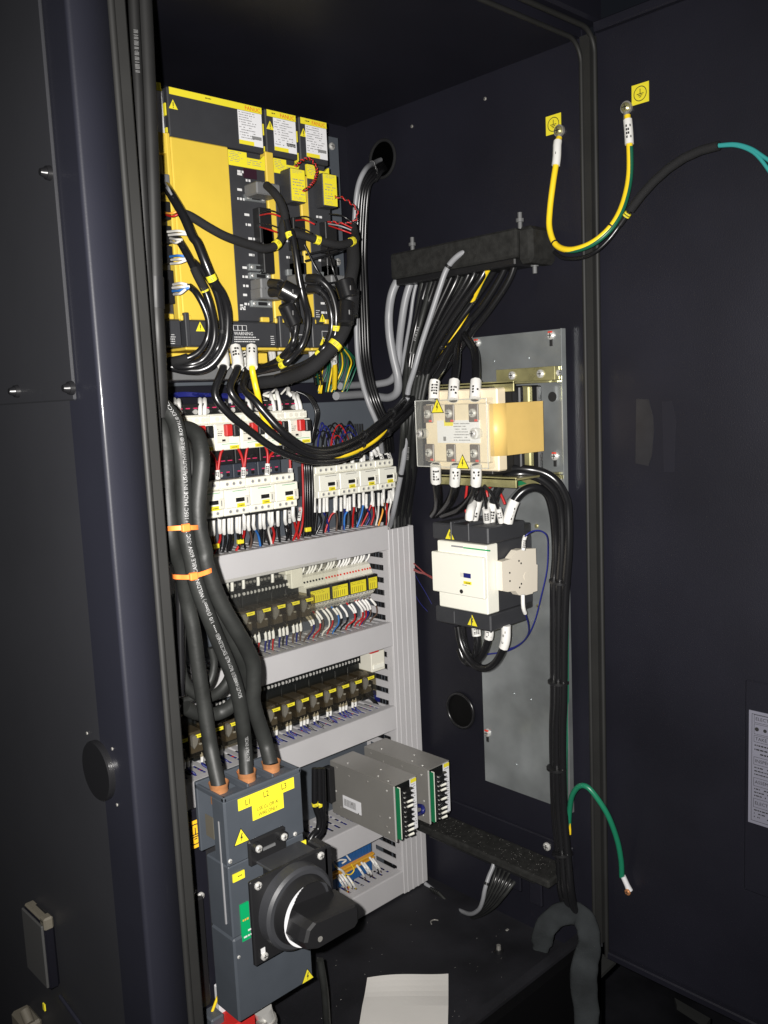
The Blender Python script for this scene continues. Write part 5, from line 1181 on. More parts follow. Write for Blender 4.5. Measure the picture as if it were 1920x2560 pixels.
for i in range(12):
    a = 1290+i*22; mm = GRNW if i % 3 else mat_yg if False else (GRNW if i % 3 else YELW)
    P = YP(Z2, (1400+i*6, 930, 1.12), (a+40, 1010+i*4, 1.15), (a+30+random.uniform(-15, 15), 1130, 1.165), (a-30+random.uniform(-30, 30), 1290, 1.175))
    wire(P, .0014, mm, '%s thin earth wire right of the drive units, number %d of the fan from the left' % ('green' if mm is GRNW else 'yellow', i+1) if False else ('green' if mm is GRNW else 'yellow')+' thin earth wire at the lower right corner of the drive units, '+ORD[i].replace('at its ', ''), 'wire', ('green' if mm is GRNW else 'yellow')+' earth wires at the lower right of the drive units', n=6)
for i in range(3):
    wire(YP(Z2, (1290-i*20, 1130+i*20, 1.16), (1310, 1200, 1.15), (1300-i*10, 1300, 1.16)), .0009, YELW, ['left', 'middle', 'right'][i]+' loose thin yellow wire strand beside the green earth wires', 'wire', 'loose thin yellow strands', n=5)
wire(YP(Z2, (1390, 1010, 1.08), (1405, 1120, 1.1), (1400, 1260, 1.13)), .0042, YELW, 'short thick yellow earth cable with white sleeve below the last drive unit', 'cable', sleeves=((0, .2),), sr=1.3)
# white terminal pins and yellow tray visible beneath the wide unit
t = thing('terminal_tray', 'yellow terminal tray with screws under the wide drive unit', 'terminal block', (.64, 1.08, .05))
MB().box(.56, 1.06, .052*AY+.002, .78, 1.16, .068*AY, .001).build('tray', YEL, t)
MB().box(.57, 1.065, .035, .86, 1.18, .054, .001).build('terminal_body', GREYP, t)
for x in (.70, .752): screw(t, (x, 1.06, .046), .006)
# --- E: welding cables down to the breaker
wg = 'thick welding cables feeding the breaker'
def lug(t, p, r):
    b = MB(); b.cyl(p+Vector((0, 0, -.014)), p+Vector((0, 0, .003)), r*1.2, r*1.2, 20); b.cyl(p+Vector((0, 0, .003)), p+Vector((0, 0, .009)), r*1.2, r*1.36, 20, cap=False); b.build('copper_lug', COPPER, t)
RW = .0083
P1 = YP(Z3, (5, 130, .84), (45, 160, .82), (95, 240, .81), (125, 380, .8), (140, 520, .8), (150, 680, .8), (155, 850, .8), (175, 1010, .8))+YP(Z4, (105, 60, .8), (128, 180, .8), (170, 310, .8), (225, 450, .8), (285, 600, .805), (340, 730, .81), (395, 880, .815), (430, 1030, .82), (450, 1180, .825), (462, 1310, .828))+[LUG[1]+Vector((0, 0, .004))]
P0 = YP(Z3, (0, 140, .87), (18, 250, .84), (35, 420, .83), (45, 600, .825), (55, 800, .82), (75, 1000, .82))+YP(Z4, (35, 100, .83), (75, 330, .84), (115, 520, .84), (140, 700, .84), (165, 880, .84), (190, 1040, .84), (215, 1200, .838), (235, 1330, .835))+[LUG[0]+Vector((0, 0, .004))]
P2 = YP(Z3, (110, 300, .86), (180, 285, .83), (240, 340, .81), (262, 470, .8), (250, 620, .8), (238, 760, .8), (245, 900, .8), (280, 1050, .8))+YP(Z4, (195, 60, .8), (240, 200, .8), (310, 360, .8), (390, 500, .8), (465, 630, .805), (515, 750, .81), (520, 880, .815), (515, 980, .82), (535, 1080, .825), (575, 1200, .83), (605, 1300, .83))+[LUG[2]+Vector((0, 0, .004))]
P3 = YP(Z3, (40, 150, .86), (90, 260, .835), (180, 500, .83), (200, 700, .825), (210, 900, .82))+YP(Z4, (150, 80, .825), (200, 240, .825), (280, 420, .825), (370, 570, .83), (440, 720, .84), (460, 830, .85), (440, 930, .86), (380, 1020, .87), (280, 1080, .88), (150, 1080, .88), (60, 1040, .88))
ob1, S1 = cab(P1, RW, RUBBER, 'thick rubber welding cable with white lettering, going to the middle breaker lug', group=wg, n=18)
tube_text(ob1, 'SOUTHWIRE\u00ae ROYAL\u00ae EXCELENE\u00ae \u2022\u2022\u2022\u2022\u2022 1/0 (50mm\u00b2) WELDING CABLE 600V -50C TO +105C MADE IN USA', .0056, S1[::-1], RW, .22, (-.25, -.97, 0), CPR)
tube_text(ob1, 'SOUTHWIRE\u00ae ROYAL\u00ae EXCELENE\u00ae', .0052, S1[::-1], RW, .8, (-.15, -.97, 0), CPR)
tube_text(ob1, 'ROYAL\u00ae EXCEL', .005, S1[::-1], RW, .03, (-.25, -.97, 0), CPR)
lug(ob1, LUG[1], RW)
ob0, S0 = cab(P0, RW, RUBBER, 'thick plain rubber welding cable going to the left breaker lug', group=wg, n=18); lug(ob0, LUG[0], RW)
ob2, S2_ = cab(P2, RW*1.05, RUBBER, 'thick rubber welding cable bulging furthest right, going to the right breaker lug', group=wg, n=18); lug(ob2, LUG[2], RW)
cab(P3, RW, RUBBER, 'thick rubber cable looping back behind the others above the breaker', group=wg, n=16)
cab(YP(Z4, (30, 200, .9), (28, 500, .9), (30, 760, .9), (70, 890, .9), (150, 960, .9), (250, 960, .9), (330, 890, .9), (370, 800, .9), (400, 640, .9)), RW*.8, RUBBER, 'rubber cable making the upper loop behind the breaker cables', group=wg, n=14)
cab(YP(Z4, (235, 640, .92), (255, 740, .92), (235, 850, .92), (180, 930, .92), (90, 985, .92), (30, 1000, .92)), RW*.55, RUBBER, 'thinner rubber cable curving inside the loops behind the breaker cables', group=wg, n=12)
cab(YP(Z4, (22, 180, .86), (26, 400, .86), (30, 620, .86), (34, 800, .86), (30, 960, .86)), .0042, PVCB, 'glossy thin black cable hanging straight at the door frame', n=10)
for k, (y_, xl, xr, lab) in enumerate(((905, 35, 258, 'upper orange cable tie round the thick black cables'), (145, 0, 0, 'lower orange cable tie round the thick black cables'))):
    if k == 0: A = YP(Z3, (28, 900, .835), (34, 908, .812), (60, 908, .80), (110, 905, .793), (160, 903, .7895), (210, 902, .79), (245, 900, .797), (262, 905, .82)); hd = PY(*Z3(160, 903), .7885)
    else: A = YP(Z4, (-30, 155, .835), (-18, 165, .81), (30, 168, .80), (80, 168, .7915), (120, 160, .7895), (180, 143, .79), (235, 122, .792), (252, 112, .81)); hd = PY(*Z4(115, 162), .7885)
    S = spline(A, 6); b = MB(); vs = []; hw = .0024
    for i, p in enumerate(S):
        o_ = Vector((0, -.0009, 0)); vs += [p+Vector((0, 0, hw)), p-Vector((0, 0, hw)), p-Vector((0, 0, hw))+o_, p+Vector((0, 0, hw))+o_]
    b.add(vs, [(i*4+j, i*4+(j+1) % 4, i*4+4+(j+1) % 4, i*4+4+j) for i in range(len(S)-1) for j in range(4)])
    t = thing('cable_tie', lab, 'cable tie', hd, 'orange cable ties'); b.build('strap', TIEO, t); MB().box(hd.x-.0045, hd.y-.003, hd.z-.004, hd.x+.0045, hd.y+.002, hd.z+.004, .001).build('lock_head', TIEO, t)
# --- F: two cables running down inside the door frame
ZS = zoomf(0, 0, 2.213)
ob, S = cab(YP(ZS, (735, -60, .79), (748, 200, .79), (762, 500, .79), (778, 900, .79), (800, 1300, .79), (822, 1700, .79), (845, 2100, .79), (860, 2300, .8), (880, 2700, .81)), .0052, RUBD, 'black lettered cable running down just inside the left door frame', group='cables down the left door frame')
tube_text(ob, '||| |:|| |||| || :||| ||| | |||| ||', .0042, S, .0052, .08, (-.3, -.95, 0), GINK, 0, 'cable_print')
ob, S = cab(YP(ZS, (795, -60, .8), (808, 200, .8), (825, 600, .8), (842, 1000, .8), (855, 1400, .8), (862, 1650, .8), (872, 1850, .8), (885, 2100, .81), (890, 2300, .82)), .0075, RUBD, 'thicker plain black cable down the left door frame with tape wrapped at drive-unit height', group='cables down the left door frame', heads=((.66, .735, BLACK, 1.12),))
# --- G: three thick cables looping over the large contactor and down the wall
tg_ = 'thick black cables down the right wall'
xs = 1.06
T1 = XP(Z7, (1015, 1530, 1.03), (1040, 1430, 1.03), (1090, 1310, 1.035), (1180, 1225, 1.045), (1290, 1205, 1.06), (1390, 1270, 1.08))+XP(Z8, (1440, 300, 1.09), (1462, 500, 1.098), (1468, 720, 1.1), (1452, 950, 1.1), (1450, 1300, 1.1), (1450, 1700, 1.1), (1450, 2080, 1.1))+XP(ZD, (212, 350, 1.1), (222, 800, 1.1), (250, 1120, 1.095), (265, 1350, 1.09), (300, 1480, 1.1), (318, 1560, 1.105))
T2 = XP(Z7, (850, 1520, 1.03), (862, 1420, 1.03), (905, 1260, 1.03), (990, 1120, 1.035), (1110, 1075, 1.04), (1250, 1090, 1.055), (1380, 1160, 1.07), (1480, 1280, 1.083))+XP(Z8, (1522, 350, 1.092), (1525, 700, 1.094), (1500, 1050, 1.094), (1495, 1400, 1.094), (1492, 1750, 1.094), (1490, 2080, 1.094))+XP(ZD, (235, 350, 1.094), (245, 800, 1.094), (272, 1120, 1.09), (290, 1350, 1.085), (325, 1480, 1.095), (342, 1560, 1.1))
T3 = XP(Z7, (690, 1500, 1.03), (715, 1390, 1.03), (770, 1200, 1.03), (880, 1080, 1.035), (1040, 1030, 1.04), (1200, 1030, 1.05), (1360, 1065, 1.065), (1480, 1150, 1.075), (1560, 1290, 1.085))+XP(Z8, (1585, 300, 1.09), (1588, 650, 1.092), (1560, 1050, 1.094), (1545, 1500, 1.095), (1540, 2080, 1.095))+XP(ZD, (272, 350, 1.095), (280, 800, 1.095), (305, 1120, 1.09), (325, 1350, 1.085), (350, 1480, 1.095), (368, 1560, 1.1))
for P, lab, sl in ((T1, 'thick black cable on the inside of the bend over the large contactor', 1.9), (T2, 'thick black cable in the middle of the bend over the large contactor', 1.6), (T3, 'thick black cable on the outside of the bend over the large contactor', 1.4)):
    ob, S = cab(P, .0064, PVCB, lab, group=tg_, sleeves=(('i', 0, sl),), n=14, sr=1.3)
    if P is T2:
        for t_ in (.35, .535, .7, .86): tie(S, t_, .0165, BLACK, ob, .0018)
    if P is T1: tube_text(ob, '||| |:|| |||| || :||| ||| | ||||', .005, S, .0058, .42, (-1, -.3, 0), GINK, 0, 'cable_print')
cab(XP(ZD, (305, -700, 1.104), (308, 0, 1.104), (306, 300, 1.104), (300, 520, 1.1), (300, 800, 1.1)), .0018, GRNW, 'thin green wire running down beside the thick cables on the right wall', 'wire', n=7)
# --- H: reactor leads
rg = 'short black leads on the transformer'
for i, (P, sl) in enumerate(((XP(Z7, (318, 375, .975), (330, 200, .985)) + XP(Z6, (625, 1180, 1.0), (680, 1060, 1.03), (760, 930, 1.06), (850, 790, 1.08)), .32),
    (XP(Z7, (500, 380, .975), (512, 200, .99))+XP(Z6, (740, 1150, 1.01), (745, 1060, 1.03), (760, 960, 1.06), (820, 850, 1.08)), .36),
    (XP(Z7, (705, 370, .975), (715, 200, .99))+XP(Z6, (892, 1150, 1.01), (880, 1040, 1.03), (835, 965, 1.05), (790, 900, 1.07)), .4))):
    cab(P, .0062, PVCB, ['left', 'middle', 'right'][i]+' black lead rising from the top of the transformer, white sleeved', group=rg, sleeves=(('i', 0, 1),), sr=1.35)
for i, (P, sl) in enumerate(((XP(Z7, (335, 985, .975), (340, 1150, .985), (355, 1280, 1.0), (350, 1390, 1.03), (310, 1460, 1.06)), .36),
    (XP(Z7, (525, 990, .975), (515, 1170, .985), (485, 1290, 1.0), (420, 1390, 1.03), (330, 1455, 1.06)), .35),
    (XP(Z7, (718, 990, .975), (715, 1170, .985), (670, 1290, 1.0), (560, 1400, 1.03), (400, 1460, 1.06)), .34))):
    cab(P, .0062, PVCB, ['left', 'middle', 'right'][i]+' black lead dropping from the bottom of the transformer, white sleeved', group=rg, sleeves=(('i', 0, 1),), sr=1.35)
for i, P in enumerate((((745, 1170), (790, 1260), (812, 1400), (822, 1520)), ((790, 1180), (870, 1270), (925, 1400), (955, 1530)))):
    cab(XP(Z7, *[(a, b_, .99+.01*k) for k, (a, b_) in enumerate(P)]), .0024, PVCB, ['left', 'right'][i]+' thin black lead from transformer to large contactor, white sleeved end', 'wire', sleeves=(('i', 2, 3),), sr=2.6 if i == 0 else 1.9, n=8)
cab(XP(Z7, (655, 1500, 1.0), (660, 1440, 1.0), (690, 1350, 1.02), (740, 1260, 1.05)), .0042, PVCB, 'short black lead with broad white sleeve at the left of the contactor top', sleeves=((0, .5),), sr=1.6)
for i, P in enumerate((((630, 1105), (632, 1180), (620, 1290)), ((905, 1130), (870, 1180), (820, 1230), (825, 1290)), ((940, 1250), (965, 1300), (990, 1360)), ((620, 1290), (612, 1380), (625, 1440)))):
    cab(XP(Z7, *[(a, b_, 1.06) for a, b_ in P]), .0022, REDW, ['red wire at the left under the transformer', 'red wire between the thick cables under the transformer', 'red wire near the right-hand white sleeve', 'lower red wire end beside the left white sleeve'][i], 'wire', 'red wires under the transformer', n=7)
t = thing('green_tag', 'dark green tag among the cables under the transformer', 'tag', PX(*Z7(1100, 1150), 1.09))
b = MB(); b.prism([PX(*Z7(*q), 1.09) for q in ((1050, 1130), (1110, 1115), (1200, 1165), (1090, 1195), (1010, 1180))], (-.002, 0, 0)); b.build('tag', PCB, t)
b = MB(); b.prism([PX(*Z7(*q), 1.1) for q in ((960, 1240), (1060, 1180), (1110, 1210), (1010, 1320))], (-.002, 0, 0)); b.build('lower_tag', GREYP, t)
# --- I: loops under the large contactor
lg_ = 'black loops under the large contactor'
for i, (P, sl) in enumerate(((((1000, 1370), (995, 1510), (955, 1630), (890, 1730), (800, 1775), (700, 1740), (620, 1640), (570, 1520), (545, 1380)), (0, .2)),
    (((840, 1400), (838, 1470), (800, 1600), (740, 1690), (680, 1710), (620, 1600), (590, 1480), (580, 1370)), (0, .12)),
    (((715, 1380), (722, 1450), (730, 1550), (705, 1650), (650, 1720), (600, 1690), (560, 1590)), (0, .15)))):
    cab(XP(Z8, *[(a, b_, 1.02+.012*i) for a, b_ in P]), .0058, PVCB, ['outer', 'middle', 'inner'][i]+' black cable loop hanging under the large contactor', group=lg_, sleeves=(sl,), sr=1.3)
# --- J: thin blue and red control wires
bg = 'thin navy wires beside the large contactor'
cab(XP(Z8, (1162, 660, 1.03), (1170, 560, 1.03), (1195, 515, 1.03), (1260, 480, 1.04), (1330, 482, 1.05), (1385, 530, 1.06), (1395, 640, 1.08), (1385, 850, 1.09), (1330, 1100, 1.09), (1270, 1330, 1.09), (1190, 1490, 1.09), (1090, 1570, 1.09), (990, 1600, 1.09)), .0013, BLUEW, 'navy wire arching over the auxiliary block and down the zinc plate', 'wire', bg, n=6, sleeves=((0, .07),), sr=2.4)
cab(XP(Z8, (1158, 1080, 1.03), (1162, 1200, 1.03), (1185, 1270, 1.04), (1212, 1370, 1.06), (1205, 1460, 1.08), (1130, 1550, 1.09), (1000, 1615, 1.09), (820, 1642, 1.08)), .0013, BLUEW, 'navy wire leaving the bottom of the auxiliary block and swinging left', 'wire', bg, n=6, sleeves=((0, .16),), sr=2.4)
for i, P in enumerate((((128, 785), (180, 830), (240, 882), (330, 925), (425, 945)), ((128, 835), (180, 865), (240, 885), (330, 930), (425, 948)), ((128, 850), (175, 872), (240, 888), (330, 938), (425, 952)))):
    cab(XP(Z8, *[(a, b_, 1.11-.03*k) for k, (a, b_) in enumerate(P)]), .0013, REDW, ['upper', 'middle', 'lower'][i]+' red wire of three from the duct edge to the large contactor', 'wire', 'red wires to the large contactor', n=6)
for i, P in enumerate((((130, 870), (180, 960), (240, 1060), (300, 1170)), ((130, 1060), (190, 1160), (260, 1240)))):
    cab(XP(Z8, *[(a, b_, 1.118) for k, (a, b_) in enumerate(P)]), .0006, BLUEW, ['upper', 'lower'][i]+' hair-thin wire on the dark wall beside the vertical duct', 'wire', 'hair-thin wires on the right wall', n=5)
# --- K: door earth strap
P = [PX(*ZL(262, 520), W-.004)]+XP(ZL, (250, 560, 1.116), (246, 660, 1.112), (222, 820, 1.105), (200, 1000, 1.1), (198, 1130, 1.095), (240, 1235, 1.09), (330, 1270, 1.085), (450, 1240, 1.085), (555, 1170, 1.09), (640, 1070, 1.1), (700, 930, 1.115), (733, 750, 1.128), (730, 520, 1.133), (718, 370, 1.136))
ob, S = cab(P, .0043, YELW, 'yellow and green earth strap looping from the cabinet wall to the open door', 'earth strap', sleeves=((.015, .1), (.905, .985)), n=14, sr=1.45)
A = [p+Vector((-.0004, -.0022, -.0018)) for p in sub(S, .4, .9, 40)]; MB().tube(A, .0034, 10).build('green_stripe', GRNW, ob)
for t_ in (.375, .62): tie(S, t_, .0052, BLACK, ob, .001)
for c in (PX(*ZL(268, 475), W), PX(*ZL(718, 320), DX)):
    MB().cyl(c, c+Vector((-.004, 0, 0)), .0085, n=20).build('ring_lug', STEEL, ob); screw(ob, c+Vector((-.004, 0, 0)), .0066, 'X', YZINC)
    MB().cyl(c+Vector((-.002, 0, -.004)), c+Vector((-.003, 0, -.016)), .0042, n=12).build('lug_barrel', STEEL, ob)
ob, S = cab(XP(ZL, (228, 1285, 1.1), (290, 1325, 1.095), (400, 1325, 1.09), (500, 1285, 1.09), (590, 1205, 1.095), (660, 1115, 1.1), (730, 1015, 1.1), (800, 920, 1.1), (870, 840, 1.1), (925, 785, 1.1), (1040, 690, 1.1), (1180, 615, 1.1), (1330, 572, 1.1)), .0028, PVCB, 'black sleeved cable following the earth strap and rising to the right', heads=((.44, .5, BLACK, 1.3), (.52, 1, BRAID, 2.1)), n=10)
taped(ob, S, .485, .492, .0045); taped(ob, S, .497, .504, .0045)
for i, P in enumerate((((1320, 570), (1440, 563), (1540, 590), (1620, 640), (1760, 740)), ((1320, 575), (1440, 572), (1540, 605), (1610, 665), (1700, 790)))):
    cab(XP(ZL, *[(a, b_, 1.1) for a, b_ in P]), .0024, TEAL, ['upper', 'lower'][i]+' teal wire leaving the black sleeve at the right edge', 'wire', 'teal wires at the right edge', n=8)
# --- L: green earth cable at the lower right
P = XP(ZD, (312, 960, 1.105), (318, 850, 1.1), (335, 745, 1.09), (380, 685, 1.085), (435, 690, 1.085), (500, 765, 1.09), (570, 880, 1.1), (625, 1030, 1.115), (650, 1160, 1.125), (655, 1265, 1.13))
ob, S = cab(P, .0042, GREEN, 'green earth cable arching from the wall cables to a lug on the open door', 'earth cable', n=12)
MB().tube(XP(ZD, (318, 990, 1.1), (321, 960, 1.1), (323, 925, 1.098)), [.003, .0022, .0006], 8).build('yellow_stripe', YELW, ob)
c0_, c1_ = PX(*ZD(663, 1262), 1.13), PX(*ZD(705, 1355), 1.134)
b = MB(); b.tube([c0_, c0_.lerp(c1_, .6), c1_], [.0042, .0042, .0052], 12); b.build('white_lug', LABW, ob); screw(ob, c1_+Vector((-.005, 0, 0)), .005, 'X', COPPER)
c = PX(*ZD(512, 1365), DX); MB().box(c.x-.006, c.y-.004, c.z-.002, c.x, c.y+.01, c.z, .0005).build('hook', NAVY, dr); MB().cyl(c+Vector((-.003, 0, 0)), c+Vector((-.003, 0, .006)), .002, n=8).build('hook_pin', STEEL, dr)
# --- M: cables out of the lower entry
g2 = 'black cables dropping from the lower entry'
for i in range(11):
    P = XP(ZG, (850+i*27, 440+i*14, 1.09), (838+i*22, 520+i*12, 1.085), (815+i*18, 620+i*10, 1.07), (770+i*14, 760+i*7, 1.06), (700+i*10, 900+i*5, 1.06))
    P += XP(ZG, (610+i*3, 1000+i*4, 1.07), (500-i*2, 1010+i*3, 1.09)) + [Vector((1.09, 1.08-.002*i, FZ+.006))]
    cab(P, .0032, PVCB if i % 2 else RUBBER, ['leftmost', 'second', 'third', 'fourth', 'fifth', 'sixth', 'seventh', 'eighth', 'ninth', 'tenth', 'rightmost'][i]+' black cable of the comb hanging from the lower entry bar', group=g2, n=8)
cab(XP(ZG, (822, 400, 1.08), (800, 520, 1.07), (755, 630, 1.06), (715, 760, 1.05), (690, 880, 1.05), (650, 970, 1.055), (570, 1015, 1.065), (480, 990, 1.08), (400, 945, 1.09), (210, 790, 1.1), (95, 700, 1.1)), .0036, GRCAB, 'light grey cable from the lower entry, dipping to the floor and under the duct', n=12, ties=(.16,))
# --- N: cables left of the power supplies
for i, (P, lab) in enumerate(((((640, 0), (640, 60), (645, 130), (662, 200), (690, 290), (680, 400), (620, 470), (570, 560)), 'left black tagged cable dropping between breaker and power supplies'), (((690, 0), (695, 80), (690, 140), (700, 210), (722, 300), (700, 420), (650, 490), (600, 600)), 'middle black tagged cable between breaker and power supplies'), (((725, 0), (735, 90), (728, 200), (735, 310), (715, 430), (670, 500), (620, 620)), 'right black cable between breaker and power supplies'))):
    ob, S = cab(YP(ZQ, *[(a, b_-260 if k == 0 else b_, .98) for k, (a, b_) in enumerate(P)]), .0045, PVCB, lab, group='black cables between breaker and power supplies', n=9)
    if i < 2: taped(ob, S, .43, .47, .0045)
MB2 = PX(*ZQ(800, 60), .887)
ob = solo(MB().box(.874, 1.088, -.66, .8862, 1.104, -.6, .001), 'black_bracket', BLACK, 'black bracket at the rear left of the nearer power supply', 'bracket')
cab(XP(ZP, (1240, 760, .962), (1290, 770, .955), (1300, 820, .95), (1270, 845, .955), (1235, 855, .96)), .0035, BLUEW, 'navy cable loop poking out between the two power supplies', n=8)
# ================================================================ SMALL WIRING
def swire(f, pts, r, m, lab, grp, s0=0, s1=.3, rev=False, endz=None, sr=1.8, marks=True):
    P = YP(f, *pts)
    if endz is not None: P[-1].z = endz; P.append(Vector((P[-1].x, P[-1].y+.004, endz-.015 if endz < 0 else endz)))
    return wire(P, r, m, lab, 'wire', grp, sleeves=((s0, s1),) if s1 else (), n=6, k=5, sr=sr, marks=marks)
CN = lambda m: {REDW.name: 'red', PVCB.name: 'black', WHW.name: 'white', LBLUEW.name: 'blue', BLUEW.name: 'navy', ORW.name: 'orange', BRNW.name: 'brown', GRNW.name: 'green', YELW.name: 'yellow'}[m.name]
# under the left contactor row
L = [(135, 690, 935, PVCB, (150, 1000), (160, 1190)), (200, 690, 915, PVCB, (215, 1000), (215, 1200)), (240, 690, 915, PVCB, (245, 1000), (250, 1190)), (325, 690, 840, REDW, (330, 1000), (225, 1215)),
     (385, 690, 890, PVCB, (405, 1000), (365, 1185)), (455, 680, 870, PVCB, (465, 1000), (430, 1180)), (490, 680, 880, PVCB, (500, 1020), (465, 1175)), (565, 670, 855, PVCB, (590, 1000), (600, 1160)), (600, 670, 870, PVCB, (640, 1000), (690, 1130)),
     (665, 640, 790, REDW, (655, 950), (545, 1140)), (725, 640, 830, BRNW, (768, 980), (745, 1130)), (795, 630, 815, LBLUEW, (860, 930), (890, 1105)), (885, 620, 800, PVCB, (895, 930), (915, 1080)), (935, 640, 780, PVCB, (970, 930), (1020, 1080)),
     (1015, 560, 740, REDW, (1080, 900), (1050, 1040)), (1050, 600, 780, WHW, (1000, 850), (1040, 920)), (1130, 590, 760, PVCB, (1140, 900), (1160, 1025)), (1230, 580, 740, PVCB, (1270, 880), (1240, 1000)), (1340, 530, 665, REDW, (1385, 850), (1420, 1000)), (1440, 560, 600, REDW, (1400, 850), (1340, 1025)),
     (1290, 600, 640, PVCB, (1300, 850), (1310, 990))]
for i, (x, y0_, y1_, m, mid, e) in enumerate(L):
    swire(ZC, [(x, y0_-10, 1.112), (x, (y0_+y1_)/2, 1.112), (x+2, y1_, 1.115), (*mid, 1.13), (*e, 1.14)], .0019 if m is not REDW else .0021, m,
          '%s wire with white marker below the left contactor row, %s' % (CN(m), ['at the far left', 'second from the left', 'third from the left', 'fourth from the left', 'fifth from the left', 'sixth from the left', 'seventh from the left', 'eighth from the left', 'ninth from the left', 'tenth from the left, sweeping left', 'eleventh from the left', 'twelfth from the left', 'thirteenth from the left', 'fourteenth from the left', 'fifteenth from the left', 'sixteenth, short and pale', 'seventeenth from the left', 'eighteenth from the left', 'crossing another red one', 'crossing back to the left', 'near its right end'][i]),
          'marked wires under the left contactor row', 0, .31, endz=-.226, sr=1.5)
for q, lab in (((270, 1080), 'yellow tag near the leftmost red wire'), ((610, 1015), 'yellow tag near the second red wire'), ((1545, 850), 'yellow tag on black cables between the two contactor rows')):
    c = PY(*ZC(*q), 1.13); o = solo(MB().box(c.x-.0055, c.y-.003, c.z-.0035, c.x+.0055, c.y+.002, c.z+.0035, .0008), 'yellow_tag', LABY, lab, 'tag', 'yellow tags in the duct bay'); 
for i in range(9):   # dark backdrop of cables behind the contactor wires
    a = 170+i*150; swire(ZC, [(a, 700-i*18, 1.165), (a+20, 900-i*15, 1.165), (a+random.uniform(-60, 60), 1130-i*16, 1.16)], .0028, PVCB, 'black wire in the rear layer under the left contactor row, '+ORD[i], 'rear black wires below the left contactors', s1=0, endz=-.23)
# black trunk cables between the two contactor rows
for i, (a, m) in enumerate(((1470, REDW), (1500, PVCB), (1530, PVCB), (1560, PVCB), (1600, PVCB))):
    swire(ZC, [(a+10, -250, 1.15), (a, -60, 1.14), (a+8, 200, 1.14), (a+12, 500, 1.14), (a+(0 if i == 0 else 10), 780, 1.145), (a-60+i*25, 980, 1.15)], .0026 if i else .0018, m, ['red wire dropping between the two contactor rows', 'first black cable between the contactor rows', 'second black cable between the contactor rows', 'third black cable between the contactor rows', 'fourth black cable between the contactor rows'][i], 'wires dropping between the contactor rows', s1=0, endz=-.228)
# under the right contactor row
L = [(100, 840, 1095, PVCB, (90, 1250), (50, 1440)), (180, 840, 1085, PVCB, (200, 1200), (110, 1420)), (245, 830, 1055, BLUEW, (290, 1150), (310, 1230)), (290, 840, 1060, PVCB, (250, 1250), (235, 1400)), (410, 860, 1040, REDW, (340, 1120), (250, 1415)), (430, 820, 1045, BRNW, (450, 1150), (430, 1340)),
     (505, 850, 1035, PVCB, (500, 1180), (480, 1340)), (565, 800, 950, BLUEW, (560, 1050), (545, 1375)), (605, 860, 1025, LBLUEW, (560, 1120), (555, 1370)), (640, 840, 1000, PVCB, (655, 1180), (640, 1340)), (705, 770, 1000, REDW, (690, 1120), (680, 1240)), (785, 800, 975, PVCB, (740, 1100), (720, 1260)),
     (850, 740, 920, LBLUEW, (815, 1100), (740, 1295)), (895, 800, 960, BLUEW, (950, 1120), (870, 1260)), (985, 740, 890, REDW, (910, 1080), (800, 1260)), (1000, 780, 960, REDW, (1010, 1100), (960, 1270)), (1085, 780, 930, WHW, (1075, 1100), (1040, 1260)), (1160, 720, 850, ORW, (1145, 1050), (1085, 1270)), (1140, 780, 920, PVCB, (1185, 1080), (1180, 1210)), (1245, 750, 830, REDW, (1215, 920), (1185, 950)), (1270, 740, 920, WHW, (1240, 1050), (1240, 1220)), (1310, 700, 830, PVCB, (1300, 1000), (1290, 1180))]
nm22 = nm22_ = ['at its far left', 'second from left', 'third from left', 'fourth from left', 'fifth from left', 'sixth from left', 'seventh from left', 'eighth from left', 'ninth from left', 'tenth from left', 'eleventh from left', 'twelfth from left', 'thirteenth from left', 'fourteenth from left', 'sweeping left, fifteenth', 'sixteenth from left', 'seventeenth, all pale', 'eighteenth from left', 'nineteenth from left', 'short, twentieth', 'twenty-first, beside the grey cable', 'last on the right']
for i, (x, y0_, y1_, m, mid, e) in enumerate(L):
    swire(ZR, [(x, y0_-20, 1.15), (x, (y0_+y1_)/2, 1.145), (x, y1_, 1.145), (*mid, 1.15), (*e, 1.155)], .0018, m, '%s wire with white marker below the right contactor row, %s' % (CN(m), nm22[i]), 'marked wires under the right contactor row', 0, .3, endz=-.227, sr=1.5)
for i in range(8):
    a = 120+i*150; swire(ZR, [(a, 800-i*14, 1.175), (a+20, 1000, 1.175), (a+random.uniform(-60, 60), 1330-i*15, 1.17)], .0028, PVCB, 'black wire in the rear layer under the right contactor row, '+ORD[i], 'rear black wires below the right contactors', s1=0, endz=-.23)
# above the right contactor row
for i, (x, y1_, y0_, m) in enumerate(((215, 370, 310, PVCB), (390, 350, 310, PVCB), (555, 330, 285, PVCB), (680, 300, 255, BLUEW), (820, 300, 200, PVCB), (850, 300, 195, PVCB), (975, 280, 130, BLUEW), (1060, 180, 80, PVCB), (1150, 260, 90, PVCB), (1110, 130, 40, REDW), (1200, 150, 0, REDW), (1270, 240, 80, REDW))):
    x2 = x if x < 1000 else x-60
    swire(ZR, [(x, y1_, 1.15), ((x+x2)/2, (y0_+y1_)/2, 1.15), (x2, y0_, 1.15), (x2-20, y0_-120, 1.16), (x2-60, y0_-260, 1.175)], .0018, m, '%s wire with white marker rising above the right contactor row, %s' % (CN(m), nm22[i]), 'marked wires above the right contactor row', 0, .3, sr=2.1)
